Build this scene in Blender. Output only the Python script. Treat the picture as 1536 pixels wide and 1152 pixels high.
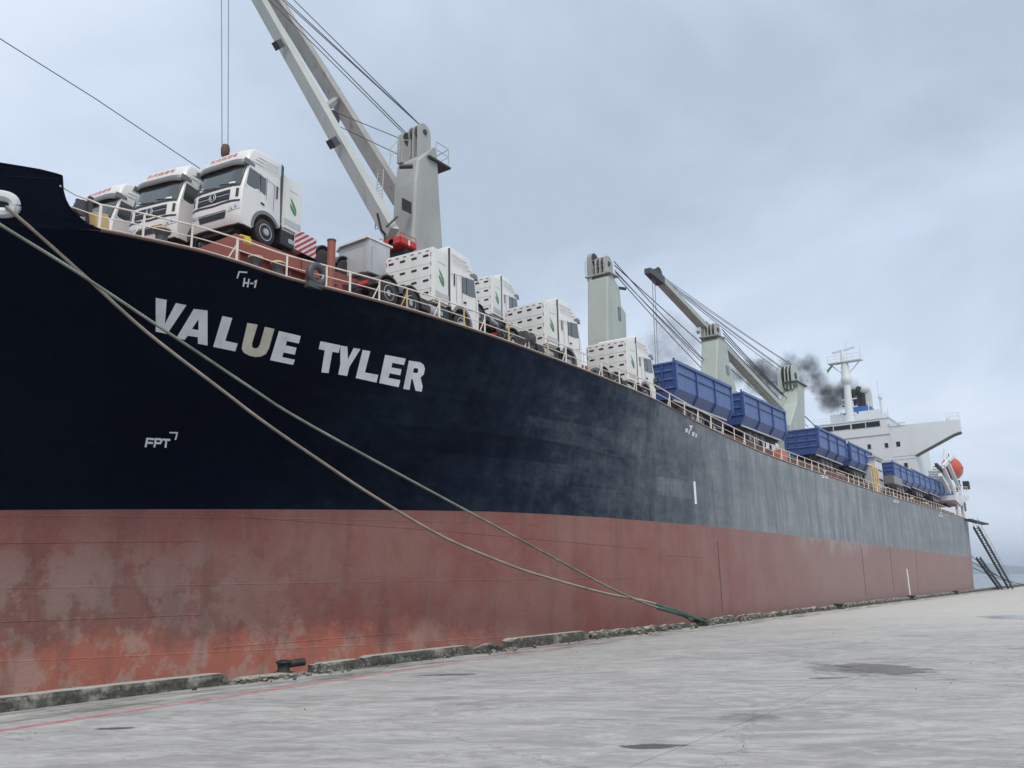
import bpy, bmesh, math, random
from mathutils import Vector, Matrix, Euler, noise
from mathutils.bvhtree import BVHTree
from mathutils.geometry import tessellate_polygon

random.seed(7)
R = math.radians
scene = bpy.context.scene
for _o in list(bpy.data.objects):
    bpy.data.objects.remove(_o)
COL = scene.collection

# ------------------------------------------------------------------ camera
FPX, CXP, CYP = 1280.0, 768.0, 576.0          # focal length in pixels of a 1536 px wide frame
ROLL, CAM_H = 0.022, 2.0
_c, _s = math.cos(ROLL), math.sin(ROLL)
def _unroll(px, py):
    dx, dy = px - CXP, py - CYP
    return dx * _c - dy * _s, dx * _s + dy * _c
_vx, _vy = _unroll(1690.0, 860.0)
PITCH = math.atan(_vy / FPX)
YAW = math.atan(_vx / math.hypot(FPX, _vy))
CAM = Vector((0, 0, CAM_H))
def ray(px, py):
    dx, dy = _unroll(px, py)
    a, b = dx / FPX, -dy / FPX
    fw = math.cos(PITCH) - b * math.sin(PITCH)
    up = math.sin(PITCH) + b * math.cos(PITCH)
    return Vector((a * math.cos(YAW) - fw * math.sin(YAW), a * math.sin(YAW) + fw * math.cos(YAW), up))
def at_x(px, py, X): r = ray(px, py); return CAM + r * (X / r.x)
def at_y(px, py, Y): r = ray(px, py); return CAM + r * (Y / r.y)
def at_z(px, py, Z): r = ray(px, py); return CAM + r * ((Z - CAM_H) / r.z)

cam_data = bpy.data.cameras.new('camera')
cam_data.sensor_width = 36.0
cam_data.lens = 36.0 * FPX / 1536.0
cam_data.clip_start, cam_data.clip_end = 0.1, 20000
cam = bpy.data.objects.new('camera', cam_data)
COL.objects.link(cam)
_f0 = Vector((-math.sin(YAW), math.cos(YAW), 0)); _r0 = Vector((math.cos(YAW), math.sin(YAW), 0)); _z0 = Vector((0, 0, 1))
_f = _f0 * math.cos(PITCH) + _z0 * math.sin(PITCH)
_u = -_f0 * math.sin(PITCH) + _z0 * math.cos(PITCH)
_rr = _r0 * _c - _u * _s
_uu = _r0 * _s + _u * _c
_m = Matrix((_rr, _uu, -_f)).transposed().to_4x4()
_m.translation = CAM
cam.matrix_world = _m
scene.camera = cam

# ------------------------------------------------------------------ world: overcast daylight
SUN_EL, SUN_AZ = R(52), R(140)                 # azimuth measured clockwise from +Y (towards the stern)
world = bpy.data.worlds.new('World'); scene.world = world
world.use_nodes = True
nt = world.node_tree; nt.nodes.clear()
def N(tree, typ, **kw):
    n = tree.nodes.new(typ)
    for k, v in kw.items():
        if k.startswith('i_'):
            n.inputs[k[2:].replace('_', ' ')].default_value = v
        else:
            setattr(n, k, v)
    return n
def LK(tree, a, b): tree.links.new(a, b)
wo = N(nt, 'ShaderNodeOutputWorld')
sky = N(nt, 'ShaderNodeTexSky', sky_type='NISHITA', sun_disc=False, sun_elevation=SUN_EL, sun_rotation=SUN_AZ,
        air_density=1.0, dust_density=2.5, ozone_density=1.0)
bg1 = N(nt, 'ShaderNodeBackground'); bg1.inputs['Strength'].default_value = 0.08
LK(nt, sky.outputs[0], bg1.inputs['Color'])
tc = N(nt, 'ShaderNodeTexCoord')
sep = N(nt, 'ShaderNodeSeparateXYZ'); LK(nt, tc.outputs['Generated'], sep.inputs[0])
zz = N(nt, 'ShaderNodeMath', operation='MAXIMUM'); LK(nt, sep.outputs['Z'], zz.inputs[0]); zz.inputs[1].default_value = 0.0
za = N(nt, 'ShaderNodeMath', operation='ADD'); LK(nt, zz.outputs[0], za.inputs[0]); za.inputs[1].default_value = 0.28
xd = N(nt, 'ShaderNodeMath', operation='DIVIDE'); LK(nt, sep.outputs['X'], xd.inputs[0]); LK(nt, za.outputs[0], xd.inputs[1])
yd = N(nt, 'ShaderNodeMath', operation='DIVIDE'); LK(nt, sep.outputs['Y'], yd.inputs[0]); LK(nt, za.outputs[0], yd.inputs[1])
cmb = N(nt, 'ShaderNodeCombineXYZ'); LK(nt, xd.outputs[0], cmb.inputs[0]); LK(nt, yd.outputs[0], cmb.inputs[1])
nz1 = N(nt, 'ShaderNodeTexNoise'); nz1.inputs['Scale'].default_value = 1.25; nz1.inputs['Detail'].default_value = 7; nz1.inputs['Roughness'].default_value = 0.52
nz1.inputs['Distortion'].default_value = 0.4
mp = N(nt, 'ShaderNodeMapping'); mp.inputs['Location'].default_value = (9.4, 1.1, 0); mp.inputs['Scale'].default_value = (1.0, 0.8, 1)
LK(nt, cmb.outputs[0], mp.inputs[0]); LK(nt, mp.outputs[0], nz1.inputs['Vector'])
cr = N(nt, 'ShaderNodeValToRGB')
cr.color_ramp.elements[0].position = 0.36; cr.color_ramp.elements[0].color = (0.368, 0.434, 0.528, 1)
cr.color_ramp.elements[1].position = 0.64; cr.color_ramp.elements[1].color = (0.600, 0.675, 0.780, 1)
_e = cr.color_ramp.elements.new(0.5); _e.color = (0.478, 0.556, 0.668, 1)
LK(nt, nz1.outputs[0], cr.inputs[0])
bg2 = N(nt, 'ShaderNodeBackground'); LK(nt, cr.outputs[0], bg2.inputs['Color']); bg2.inputs['Strength'].default_value = 1.0
mx = N(nt, 'ShaderNodeMixShader'); mx.inputs[0].default_value = 0.9
LK(nt, bg1.outputs[0], mx.inputs[1]); LK(nt, bg2.outputs[0], mx.inputs[2]); LK(nt, mx.outputs[0], wo.inputs['Surface'])

sun_d = bpy.data.lights.new('sun', 'SUN'); sun_d.energy = 1.5; sun_d.angle = R(25); sun_d.color = (1.0, 0.92, 0.82)
sun = bpy.data.objects.new('sun', sun_d); COL.objects.link(sun)
_sd = Vector((math.sin(SUN_AZ) * math.cos(SUN_EL), math.cos(SUN_AZ) * math.cos(SUN_EL), math.sin(SUN_EL)))
sun.rotation_euler = _sd.to_track_quat('Z', 'Y').to_euler()
sun.location = (40, -40, 80)

vs = scene.view_settings
vs.view_transform = 'Standard'; vs.look = 'None'; vs.exposure = 0.5; vs.gamma = 1.0
try: vs.use_curve_mapping = False
except Exception: pass
scene.cycles.max_bounces = 4
scene.cycles.volume_step_rate = 2.0
scene.cycles.volume_max_steps = 96
scene.cycles.volume_bounces = 0
scene.cycles.caustics_reflective = False
scene.cycles.caustics_refractive = False

# ------------------------------------------------------------------ materials
MATS = {}
def new_mat(name):
    m = bpy.data.materials.new(name); m.use_nodes = True
    t = m.node_tree
    b = t.nodes['Principled BSDF']
    MATS[name] = m
    return m, t, b
def rgba(c): return (c[0], c[1], c[2], 1.0)
def mixc(t, fac, a, b, blend='MIX'):
    n = N(t, 'ShaderNodeMix', data_type='RGBA', blend_type=blend)
    for k, v in ((0, fac), (6, a), (7, b)):
        if hasattr(v, 'is_linked'): LK(t, v, n.inputs[k])
        elif k == 0: n.inputs[0].default_value = v
        else: n.inputs[k].default_value = rgba(v)
    return n.outputs[2]
def noise_f(t, scale, detail=4, stretch=None, rough=0.55, lo=0.35, hi=0.65, coord='Object', dist=0.0):
    tcn = N(t, 'ShaderNodeTexCoord')
    v = tcn.outputs[coord]
    if stretch:
        mpn = N(t, 'ShaderNodeMapping'); mpn.inputs['Scale'].default_value = stretch
        LK(t, v, mpn.inputs[0]); v = mpn.outputs[0]
    n = N(t, 'ShaderNodeTexNoise'); n.inputs['Scale'].default_value = scale; n.inputs['Detail'].default_value = detail
    n.inputs['Roughness'].default_value = rough; n.inputs['Distortion'].default_value = dist
    LK(t, v, n.inputs['Vector'])
    mr = N(t, 'ShaderNodeMapRange'); mr.inputs[1].default_value = lo; mr.inputs[2].default_value = hi
    LK(t, n.outputs[0], mr.inputs[0])
    return mr.outputs[0], n.outputs[0]
def axis_ramp(t, axis, a, b, coord='Object'):
    tcn = N(t, 'ShaderNodeTexCoord'); s = N(t, 'ShaderNodeSeparateXYZ'); LK(t, tcn.outputs[coord], s.inputs[0])
    mr = N(t, 'ShaderNodeMapRange', interpolation_type='SMOOTHSTEP'); mr.inputs[1].default_value = a; mr.inputs[2].default_value = b
    LK(t, s.outputs[axis], mr.inputs[0]); return mr.outputs[0]
def math_n(t, op, a, b):
    n = N(t, 'ShaderNodeMath', operation=op); n.use_clamp = True
    for i, v in enumerate((a, b)):
        if hasattr(v, 'is_linked'): LK(t, v, n.inputs[i])
        else: n.inputs[i].default_value = v
    return n.outputs[0]
def bump(t, b, h, strength=0.2, dist=0.02):
    n = N(t, 'ShaderNodeBump'); n.inputs['Strength'].default_value = strength; n.inputs['Distance'].default_value = dist
    LK(t, h, n.inputs['Height']); LK(t, n.outputs[0], b.inputs['Normal'])
def paint(name, col, rough=0.45, dirt=(0.12, 0.10, 0.08), dirt_amt=0.25, scale=1.6, metal=0.0, streak=True, rust=0.0, spec=0.5):
    m, t, b = new_mat(name)
    f, raw = noise_f(t, scale, 5, (1, 1, 0.35) if streak else None, lo=0.42, hi=0.78)
    f2 = math_n(t, 'MULTIPLY', f, dirt_amt)
    c = mixc(t, f2, col, dirt)
    if rust > 0:
        g, _ = noise_f(t, scale * 2.3, 6, (1, 1, 0.5), lo=0.60, hi=0.70)
        c = mixc(t, math_n(t, 'MULTIPLY', g, rust), c, (0.16, 0.055, 0.025))
    LK(t, c, b.inputs['Base Color'])
    b.inputs['Roughness'].default_value = rough; b.inputs['Metallic'].default_value = metal
    b.inputs['Specular IOR Level'].default_value = spec
    return m
def flat(name, col, rough=0.5, metal=0.0, spec=0.5):
    m, t, b = new_mat(name)
    f, _ = noise_f(t, 5.0, 3, lo=0.3, hi=0.7)
    c = mixc(t, f, [x * 0.88 for x in col], [min(1, x * 1.10) for x in col])
    LK(t, c, b.inputs['Base Color']); b.inputs['Roughness'].default_value = rough; b.inputs['Metallic'].default_value = metal
    b.inputs['Specular IOR Level'].default_value = spec
    return m

paint('truck_white', (0.74, 0.74, 0.72), 0.32, (0.35, 0.33, 0.29), 0.18)
paint('cabinet_white', (0.74, 0.76, 0.73), 0.4, (0.34, 0.33, 0.29), 0.22)
paint('grey_green', (0.33, 0.37, 0.36), 0.5, (0.14, 0.13, 0.11), 0.3, rust=0.05)
paint('visor_grey', (0.17, 0.18, 0.18), 0.3, dirt_amt=0.1)
flat('black_plastic', (0.018, 0.018, 0.02), 0.5)
flat('rubber', (0.03, 0.03, 0.032), 0.8)
paint('chassis_dark', (0.025, 0.026, 0.03), 0.6, (0.10, 0.09, 0.08), 0.5)
flat('rim_steel', (0.45, 0.46, 0.47), 0.35, 0.7)
flat('chrome', (0.62, 0.63, 0.64), 0.22, 0.9)
flat('headlight_glass', (0.62, 0.64, 0.66), 0.12)
flat('red_letter', (0.55, 0.03, 0.035), 0.5)
flat('red_stripe', (0.42, 0.03, 0.055), 0.5)
flat('white_stripe', (0.72, 0.68, 0.68), 0.5)
flat('leaf_green', (0.06, 0.20, 0.085), 0.5)
flat('leaf_pale', (0.16, 0.36, 0.14), 0.5)
flat('lamp_red', (0.55, 0.025, 0.02), 0.3)
def glass_mat():
    m, t, b = new_mat('dark_glass')
    b.inputs['Base Color'].default_value = (0.052, 0.062, 0.064, 1); b.inputs['Roughness'].default_value = 0.06
    b.inputs['Specular IOR Level'].default_value = 0.9
    b.inputs['Coat Weight'].default_value = 0.7; b.inputs['Coat Roughness'].default_value = 0.03
glass_mat()
paint('bin_blue', (0.080, 0.140, 0.330), 0.42, (0.02, 0.035, 0.12), 0.35)
paint('bin_blue_dark', (0.034, 0.074, 0.245), 0.45, (0.02, 0.03, 0.1), 0.4)
paint('crane_grey', (0.37, 0.385, 0.37), 0.55, (0.20, 0.18, 0.15), 0.4, 0.7, rust=0.12)
paint('crane_rusty', (0.37, 0.37, 0.35), 0.6, (0.24, 0.19, 0.15), 0.5, 1.1, rust=0.55)
paint('crane_pale', (0.43, 0.455, 0.43), 0.55, (0.22, 0.20, 0.16), 0.35, 0.7, rust=0.18)
paint('crane_green', (0.42, 0.475, 0.43), 0.55, (0.22, 0.21, 0.17), 0.3, 0.7, rust=0.06)
flat('sheave_dark', (0.045, 0.043, 0.04), 0.6)
flat('wire_dark', (0.05, 0.052, 0.058), 0.6)
flat('wire_pale', (0.26, 0.26, 0.26), 0.6)
paint('rail_cream', (0.78, 0.75, 0.66), 0.5, (0.35, 0.20, 0.09), 0.35, 3.0, rust=0.25)
paint('rail_yellow', (0.60, 0.46, 0.20), 0.5, (0.30, 0.17, 0.08), 0.35, 3.0, rust=0.2)
paint('rail_orange', (0.50, 0.17, 0.08), 0.5, (0.30, 0.12, 0.06), 0.35, 3.0)
flat('bright_yellow', (0.72, 0.52, 0.04), 0.5)
paint('oxide_red', (0.30, 0.085, 0.06), 0.6, (0.12, 0.05, 0.04), 0.5, 1.2, rust=0.1)
paint('deck_edge', (0.13, 0.075, 0.055), 0.7, (0.05, 0.04, 0.04), 0.5, 2.0, rust=0.3)
paint('fitting_grey', (0.06, 0.065, 0.075), 0.5, (0.12, 0.09, 0.07), 0.4, 3.0)
paint('house_white', (0.66, 0.71, 0.73), 0.45, (0.45, 0.42, 0.36), 0.22, 0.5, rust=0.03)
paint('house_grey', (0.50, 0.52, 0.53), 0.5, dirt_amt=0.2)
paint('lifeboat_orange', (0.56, 0.075, 0.035), 0.4, (0.3, 0.07, 0.03), 0.3, 1.5)
flat('bridge_glass', (0.012, 0.020, 0.020), 0.25, 0.0, 0.3)
flat('paper_white', (0.75, 0.75, 0.73), 0.7)
flat('funnel_blue', (0.03, 0.13, 0.42), 0.5)
flat('soot_black', (0.02, 0.02, 0.02), 0.7)
flat('mark_white', (0.84, 0.85, 0.87), 0.5)
paint('letter_white', (0.90, 0.91, 0.93), 0.5, (0.45, 0.44, 0.42), 0.5, 2.0)
paint('letter_cream', (0.76, 0.72, 0.60), 0.5, (0.42, 0.38, 0.28), 0.6, 3.0)

def plate_bump(t, b, extra):
    # welded plating: seams along strakes and butts, slight dishing between frames
    tcn = N(t, 'ShaderNodeTexCoord'); sp_ = N(t, 'ShaderNodeSeparateXYZ'); LK(t, tcn.outputs['Object'], sp_.inputs[0])
    cb = N(t, 'ShaderNodeCombineXYZ'); LK(t, sp_.outputs['Y'], cb.inputs[0]); LK(t, sp_.outputs['Z'], cb.inputs[1])
    br = N(t, 'ShaderNodeTexBrick'); br.inputs['Scale'].default_value = 1.0; br.inputs['Brick Width'].default_value = 8.5; br.inputs['Row Height'].default_value = 2.3
    br.inputs['Mortar Size'].default_value = 0.022; br.inputs['Mortar Smooth'].default_value = 0.6; LK(t, cb.outputs[0], br.inputs['Vector'])
    wv = N(t, 'ShaderNodeTexWave', wave_type='BANDS', bands_direction='X'); wv.inputs['Scale'].default_value = 0.40; wv.inputs['Distortion'].default_value = 1.5; wv.inputs['Detail Scale'].default_value = 0.3
    LK(t, cb.outputs[0], wv.inputs['Vector'])
    m1 = N(t, 'ShaderNodeMath', operation='MULTIPLY_ADD'); LK(t, br.outputs['Fac'], m1.inputs[0]); m1.inputs[1].default_value = 0.35; LK(t, extra, m1.inputs[2])
    m2 = N(t, 'ShaderNodeMath', operation='MULTIPLY_ADD'); LK(t, wv.outputs['Fac'], m2.inputs[0]); m2.inputs[1].default_value = 0.22; LK(t, m1.outputs[0], m2.inputs[2])
    bump(t, b, m2.outputs[0], 0.45, 0.05)
    return br.outputs['Fac']
def hull_materials():
    # upper hull: dark navy paint, chalk wear and grey sky reflection painted in aft
    m, t, b = new_mat('hull_navy')
    tcn = N(t, 'ShaderNodeTexCoord'); sp_ = N(t, 'ShaderNodeSeparateXYZ'); LK(t, tcn.outputs['Object'], sp_.inputs[0])
    bl, blr = noise_f(t, 0.22, 6, (1, 0.8, 1.5), rough=0.62, lo=0.38, hi=0.64)
    cbp = N(t, 'ShaderNodeCombineXYZ'); LK(t, sp_.outputs['Y'], cbp.inputs[0]); LK(t, sp_.outputs['Z'], cbp.inputs[1])
    pl_ = N(t, 'ShaderNodeTexBrick'); pl_.inputs['Scale'].default_value = 1.0; pl_.inputs['Brick Width'].default_value = 6.5; pl_.inputs['Row Height'].default_value = 0.9; pl_.inputs['Mortar Size'].default_value = 0.0
    pl_.inputs['Color1'].default_value = (0, 0, 0, 1); pl_.inputs['Color2'].default_value = (1, 1, 1, 1); LK(t, cbp.outputs[0], pl_.inputs['Vector'])
    rgh, rghr = noise_f(t, 2.4, 8, (1, 0.5, 1), rough=0.75)
    ad0 = N(t, 'ShaderNodeMath', operation='MULTIPLY_ADD'); LK(t, blr, ad0.inputs[0]); ad0.inputs[1].default_value = 14.0; LK(t, sp_.outputs['Y'], ad0.inputs[2])
    ad1 = N(t, 'ShaderNodeMath', operation='MULTIPLY_ADD'); LK(t, pl_.outputs['Color'], ad1.inputs[0]); ad1.inputs[1].default_value = 3.5; LK(t, ad0.outputs[0], ad1.inputs[2])
    ad = N(t, 'ShaderNodeMath', operation='MULTIPLY_ADD'); LK(t, rghr, ad.inputs[0]); ad.inputs[1].default_value = 16.0; LK(t, ad1.outputs[0], ad.inputs[2])
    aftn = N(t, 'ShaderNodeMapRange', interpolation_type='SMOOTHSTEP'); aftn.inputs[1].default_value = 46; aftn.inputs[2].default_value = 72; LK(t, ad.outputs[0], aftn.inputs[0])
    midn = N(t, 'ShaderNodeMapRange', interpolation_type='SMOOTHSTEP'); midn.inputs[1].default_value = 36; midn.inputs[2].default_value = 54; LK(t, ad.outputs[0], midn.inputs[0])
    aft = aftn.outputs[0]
    st, _ = noise_f(t, 0.9, 8, (1, 1.0, 0.22), rough=0.75, lo=0.40, hi=0.62)
    fine, fraw = noise_f(t, 4.5, 6, (1, 1, 0.16), rough=0.75, lo=0.40, hi=0.68)
    band, _ = noise_f(t, 0.5, 5, (1, 0.10, 1.5), rough=0.6, lo=0.42, hi=0.60)
    base = mixc(t, bl, (0.0006, 0.0019, 0.0095), (0.0012, 0.0046, 0.0130))
    chalk_sheen = mixc(t, st, (0.165, 0.188, 0.205), (0.335, 0.350, 0.362))
    chalk_sheen = mixc(t, math_n(t, 'MULTIPLY', fine, 0.40), chalk_sheen, (0.115, 0.130, 0.140))
    chalk_sheen = mixc(t, math_n(t, 'MULTIPLY', band, 0.35), chalk_sheen, (0.12, 0.145, 0.155))
    mid = mixc(t, st, (0.014, 0.026, 0.048), (0.034, 0.050, 0.074))
    base = mixc(t, math_n(t, 'MULTIPLY', midn.outputs[0], 0.95), base, mid)
    c = mixc(t, math_n(t, 'MULTIPLY', aft, 0.97), base, chalk_sheen)
    sc, _ = noise_f(t, 0.55, 7, (1, 0.5, 1.6), rough=0.72, lo=0.62, hi=0.74)
    scm = math_n(t, 'MULTIPLY', sc, axis_ramp(t, 'Y', 20, 36))
    c = mixc(t, math_n(t, 'MULTIPLY', scm, 0.35), c, (0.10, 0.11, 0.115))
    ru, _ = noise_f(t, 2.2, 5, (1, 1, 0.05), rough=0.6, lo=0.60, hi=0.72)
    c = mixc(t, math_n(t, 'MULTIPLY', math_n(t, 'MULTIPLY', ru, axis_ramp(t, 'Z', 7.0, 10.0)), math_n(t, 'MULTIPLY', aft, 0.40)), c, (0.150, 0.095, 0.070))
    LK(t, c, b.inputs['Base Color'])
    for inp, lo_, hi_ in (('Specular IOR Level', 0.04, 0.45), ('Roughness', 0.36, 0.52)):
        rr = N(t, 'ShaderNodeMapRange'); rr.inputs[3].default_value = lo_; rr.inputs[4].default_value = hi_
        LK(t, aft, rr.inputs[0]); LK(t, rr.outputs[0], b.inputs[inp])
    w, wr = noise_f(t, 0.8, 3, (1, 1, 1), lo=0.3, hi=0.7)
    plate_bump(t, b, wr)
    # lower hull: red-brown boot topping
    m, t, b = new_mat('hull_red')
    big, _ = noise_f(t, 0.30, 6, (1, 1, 1.0), rough=0.62, lo=0.42, hi=0.58)
    med, _ = noise_f(t, 0.75, 8, (1, 1, 0.75), rough=0.68, lo=0.47, hi=0.53)
    med2, _ = noise_f(t, 0.45, 8, (1, 1, 0.9), rough=0.7, lo=0.42, hi=0.60)
    st, _ = noise_f(t, 1.3, 6, (1, 1, 0.05), rough=0.62, lo=0.50, hi=0.72)
    st2, _ = noise_f(t, 2.6, 6, (1, 1, 0.04), rough=0.62, lo=0.58, hi=0.74)
    fine, fr = noise_f(t, 7.0, 6, None, rough=0.75, lo=0.38, hi=0.66)
    c = mixc(t, big, (0.235, 0.084, 0.070), (0.265, 0.128, 0.110))
    zb = math_n(t, 'MULTIPLY', axis_ramp(t, 'Z', 4.6, 2.2), axis_ramp(t, 'Y', 27, 15))
    c = mixc(t, math_n(t, 'MULTIPLY', math_n(t, 'MULTIPLY', zb, med), 0.60), c, (0.36, 0.265, 0.230))
    zn = N(t, 'ShaderNodeTexCoord'); s = N(t, 'ShaderNodeSeparateXYZ'); LK(t, zn.outputs['Object'], s.inputs[0])
    ad = N(t, 'ShaderNodeMath', operation='MULTIPLY_ADD'); LK(t, med2, ad.inputs[0]); ad.inputs[1].default_value = 0.75; LK(t, s.outputs['Z'], ad.inputs[2])
    ad2 = N(t, 'ShaderNodeMath', operation='MULTIPLY_ADD'); LK(t, s.outputs['Y'], ad2.inputs[0]); ad2.inputs[1].default_value = 0.022; LK(t, ad.outputs[0], ad2.inputs[2])
    mr = N(t, 'ShaderNodeMapRange', interpolation_type='SMOOTHSTEP'); mr.inputs[1].default_value = 1.85; mr.inputs[2].default_value = 0.85
    LK(t, ad2.outputs[0], mr.inputs[0])
    fwd = axis_ramp(t, 'Y', 36, 22)
    c = mixc(t, math_n(t, 'MULTIPLY', math_n(t, 'MULTIPLY', mr.outputs[0], fwd), 0.85), c, mixc(t, med, (0.56, 0.185, 0.125), (0.55, 0.315, 0.255)))
    c = mixc(t, math_n(t, 'MULTIPLY', st, 0.42), c, (0.105, 0.050, 0.042))
    c = mixc(t, math_n(t, 'MULTIPLY', st2, 0.35), c, (0.34, 0.24, 0.205))
    c = mixc(t, math_n(t, 'MULTIPLY', fine, 0.22), c, (0.30, 0.16, 0.135))
    aft = axis_ramp(t, 'Y', 30, 72)
    c = mixc(t, math_n(t, 'MULTIPLY', aft, 0.66), c, (0.315, 0.225, 0.210))  # grey sky reflection painted into the red towards the stern
    # salty pale patch under the paint line well aft
    pz = math_n(t, 'MULTIPLY', math_n(t, 'MULTIPLY', axis_ramp(t, 'Z', 3.4, 4.7), axis_ramp(t, 'Y', 57, 62)), math_n(t, 'MULTIPLY', axis_ramp(t, 'Y', 84, 76), med2))
    c = mixc(t, math_n(t, 'MULTIPLY', pz, 0.8), c, (0.36, 0.33, 0.32))
    LK(t, c, b.inputs['Base Color'])
    b.inputs['Roughness'].default_value = 0.6; b.inputs['Specular IOR Level'].default_value = 0.35
    plate_bump(t, b, fr)
hull_materials()

def ground_materials():
    m, t, b = new_mat('quay_concrete')
    tcg = N(t, 'ShaderNodeTexCoord')
    def rot_noise(scale, stretch, ang, detail=7, rough=.7, lo=.4, hi=.62, dist=0.0):
        mpn = N(t, 'ShaderNodeMapping'); mpn.inputs['Rotation'].default_value = (0, 0, ang); LK(t, tcg.outputs['Object'], mpn.inputs[0])
        mp2 = N(t, 'ShaderNodeMapping'); mp2.inputs['Scale'].default_value = stretch; LK(t, mpn.outputs[0], mp2.inputs[0])
        n = N(t, 'ShaderNodeTexNoise'); n.inputs['Scale'].default_value = scale; n.inputs['Detail'].default_value = detail; n.inputs['Roughness'].default_value = rough; n.inputs['Distortion'].default_value = dist
        LK(t, mp2.outputs[0], n.inputs['Vector']); mr = N(t, 'ShaderNodeMapRange'); mr.inputs[1].default_value = lo; mr.inputs[2].default_value = hi; LK(t, n.outputs[0], mr.inputs[0]); return mr.outputs[0], n.outputs[0]
    A0 = R(-35)
    big, _ = rot_noise(0.22, (.8, 1.2, 1), A0, 6, .62, .40, .60)
    sw, _ = rot_noise(0.9, (.55, 1.3, 1), A0, 7, .76, .46, .57, 1.8)
    sw2, _ = rot_noise(1.3, (.38, 1.5, 1), R(-12), 7, .80, .48, .59, 1.4)
    arc, _ = rot_noise(0.5, (.30, 2.4, 1), R(-60), 5, .72, .50, .60, 1.2)
    fine, fr = rot_noise(9.0, (.55, 1.4, 1), A0, 5, .85, .42, .60)
    spk, _ = rot_noise(24.0, (.8, 1.2, 1), A0, 4, .8, .58, .66)
    c = mixc(t, big, (0.320, 0.308, 0.298), (0.425, 0.408, 0.382))
    c = mixc(t, math_n(t, 'MULTIPLY', sw, 0.62), c, (0.590, 0.572, 0.540))
    c = mixc(t, math_n(t, 'MULTIPLY', sw2, 0.50), c, (0.235, 0.227, 0.222))
    c = mixc(t, math_n(t, 'MULTIPLY', arc, 0.30), c, (0.50, 0.49, 0.475))
    c = mixc(t, math_n(t, 'MULTIPLY', fine, 0.42), c, (0.26, 0.251, 0.244))
    c = mixc(t, math_n(t, 'MULTIPLY', spk, 0.35), c, (0.15, 0.148, 0.15))
    stn, _ = rot_noise(0.75, (.45, 1.5, 1), A0, 6, .74, .625, .68)
    c = mixc(t, math_n(t, 'MULTIPLY', stn, 0.55), c, (0.125, 0.122, 0.125))
    dust = axis_ramp(t, 'Y', 22, 62)
    c = mixc(t, math_n(t, 'MULTIPLY', dust, 0.65), c, (0.580, 0.560, 0.510))
    edge = axis_ramp(t, 'X', -14.9, -15.6)
    em, _ = noise_f(t, 1.2, 6, (1.8, 0.30, 1), rough=0.72, lo=0.44, hi=0.58)
    c = mixc(t, math_n(t, 'MULTIPLY', edge, math_n(t, 'MULTIPLY', em, 0.85)), c, (0.140, 0.135, 0.108))
    em2, _ = noise_f(t, 0.8, 6, (1.4, 0.5, 1), rough=0.7, lo=0.54, hi=0.62)
    c = mixc(t, math_n(t, 'MULTIPLY', edge, math_n(t, 'MULTIPLY', em2, 0.7)), c, (0.52, 0.50, 0.45))
    # damp stains with ragged, soft edges
    rag = N(t, 'ShaderNodeTexNoise'); rag.inputs['Scale'].default_value = 2.2; rag.inputs['Detail'].default_value = 6; rag.inputs['Roughness'].default_value = .7
    LK(t, tcg.outputs['Object'], rag.inputs['Vector'])
    wet = None
    for (sx_, sy_, rx_, ry_, dark_) in ((-5.2, 21.4, 1.5, 1.9, .62), (-5.45, 19.15, .6, .22, .85), (-5.25, 10.45, .52, .22, .95), (-13.15, 7.97, .36, .15, .9), (-13.5, 16.6, .75, .30, .75), (-5.0, 13.3, .6, .5, .45), (-3.9, 50.5, 2.6, 3.2, .6), (-2.6, 29.0, .8, .3, .6), (-6.5, 34.0, 1.0, .4, .5), (-11.0, 13.0, .5, .2, .35)):
        m1 = N(t, 'ShaderNodeMapping'); m1.inputs['Location'].default_value = (-sx_, -sy_, 0); LK(t, tcg.outputs['Object'], m1.inputs[0])
        m2 = N(t, 'ShaderNodeMapping'); m2.inputs['Rotation'].default_value = (0, 0, A0); m2.inputs['Scale'].default_value = (1, 1, 0); LK(t, m1.outputs[0], m2.inputs[0])
        m3 = N(t, 'ShaderNodeMapping'); m3.inputs['Scale'].default_value = (1 / rx_, 1 / ry_, 0); LK(t, m2.outputs[0], m3.inputs[0])
        ln = N(t, 'ShaderNodeVectorMath', operation='LENGTH'); LK(t, m3.outputs[0], ln.inputs[0])
        ad_ = N(t, 'ShaderNodeMath', operation='MULTIPLY_ADD'); LK(t, rag.outputs['Fac'], ad_.inputs[0]); ad_.inputs[1].default_value = 2.2; LK(t, ln.outputs['Value'], ad_.inputs[2])
        mr_ = N(t, 'ShaderNodeMapRange', interpolation_type='SMOOTHSTEP'); LK(t, ad_.outputs[0], mr_.inputs[0]); mr_.inputs[1].default_value = 2.0; mr_.inputs[2].default_value = 1.72; mr_.inputs[3].default_value = 0; mr_.inputs[4].default_value = dark_
        if wet is None: wet = mr_.outputs[0]
        else:
            mxn = N(t, 'ShaderNodeMath', operation='MAXIMUM'); LK(t, wet, mxn.inputs[0]); LK(t, mr_.outputs[0], mxn.inputs[1]); wet = mxn.outputs[0]
    c = mixc(t, math_n(t, 'MULTIPLY', wet, 0.92), c, (0.070, 0.070, 0.072))
    # hairline cracks
    vo = N(t, 'ShaderNodeTexVoronoi', feature='DISTANCE_TO_EDGE'); vo.inputs['Scale'].default_value = 0.16
    dis = N(t, 'ShaderNodeVectorMath', operation='MULTIPLY_ADD'); LK(t, rag.outputs['Color'], dis.inputs[0]); dis.inputs[1].default_value = (1.6, 1.6, 0); LK(t, tcg.outputs['Object'], dis.inputs[2]); LK(t, dis.outputs[0], vo.inputs['Vector'])
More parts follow.
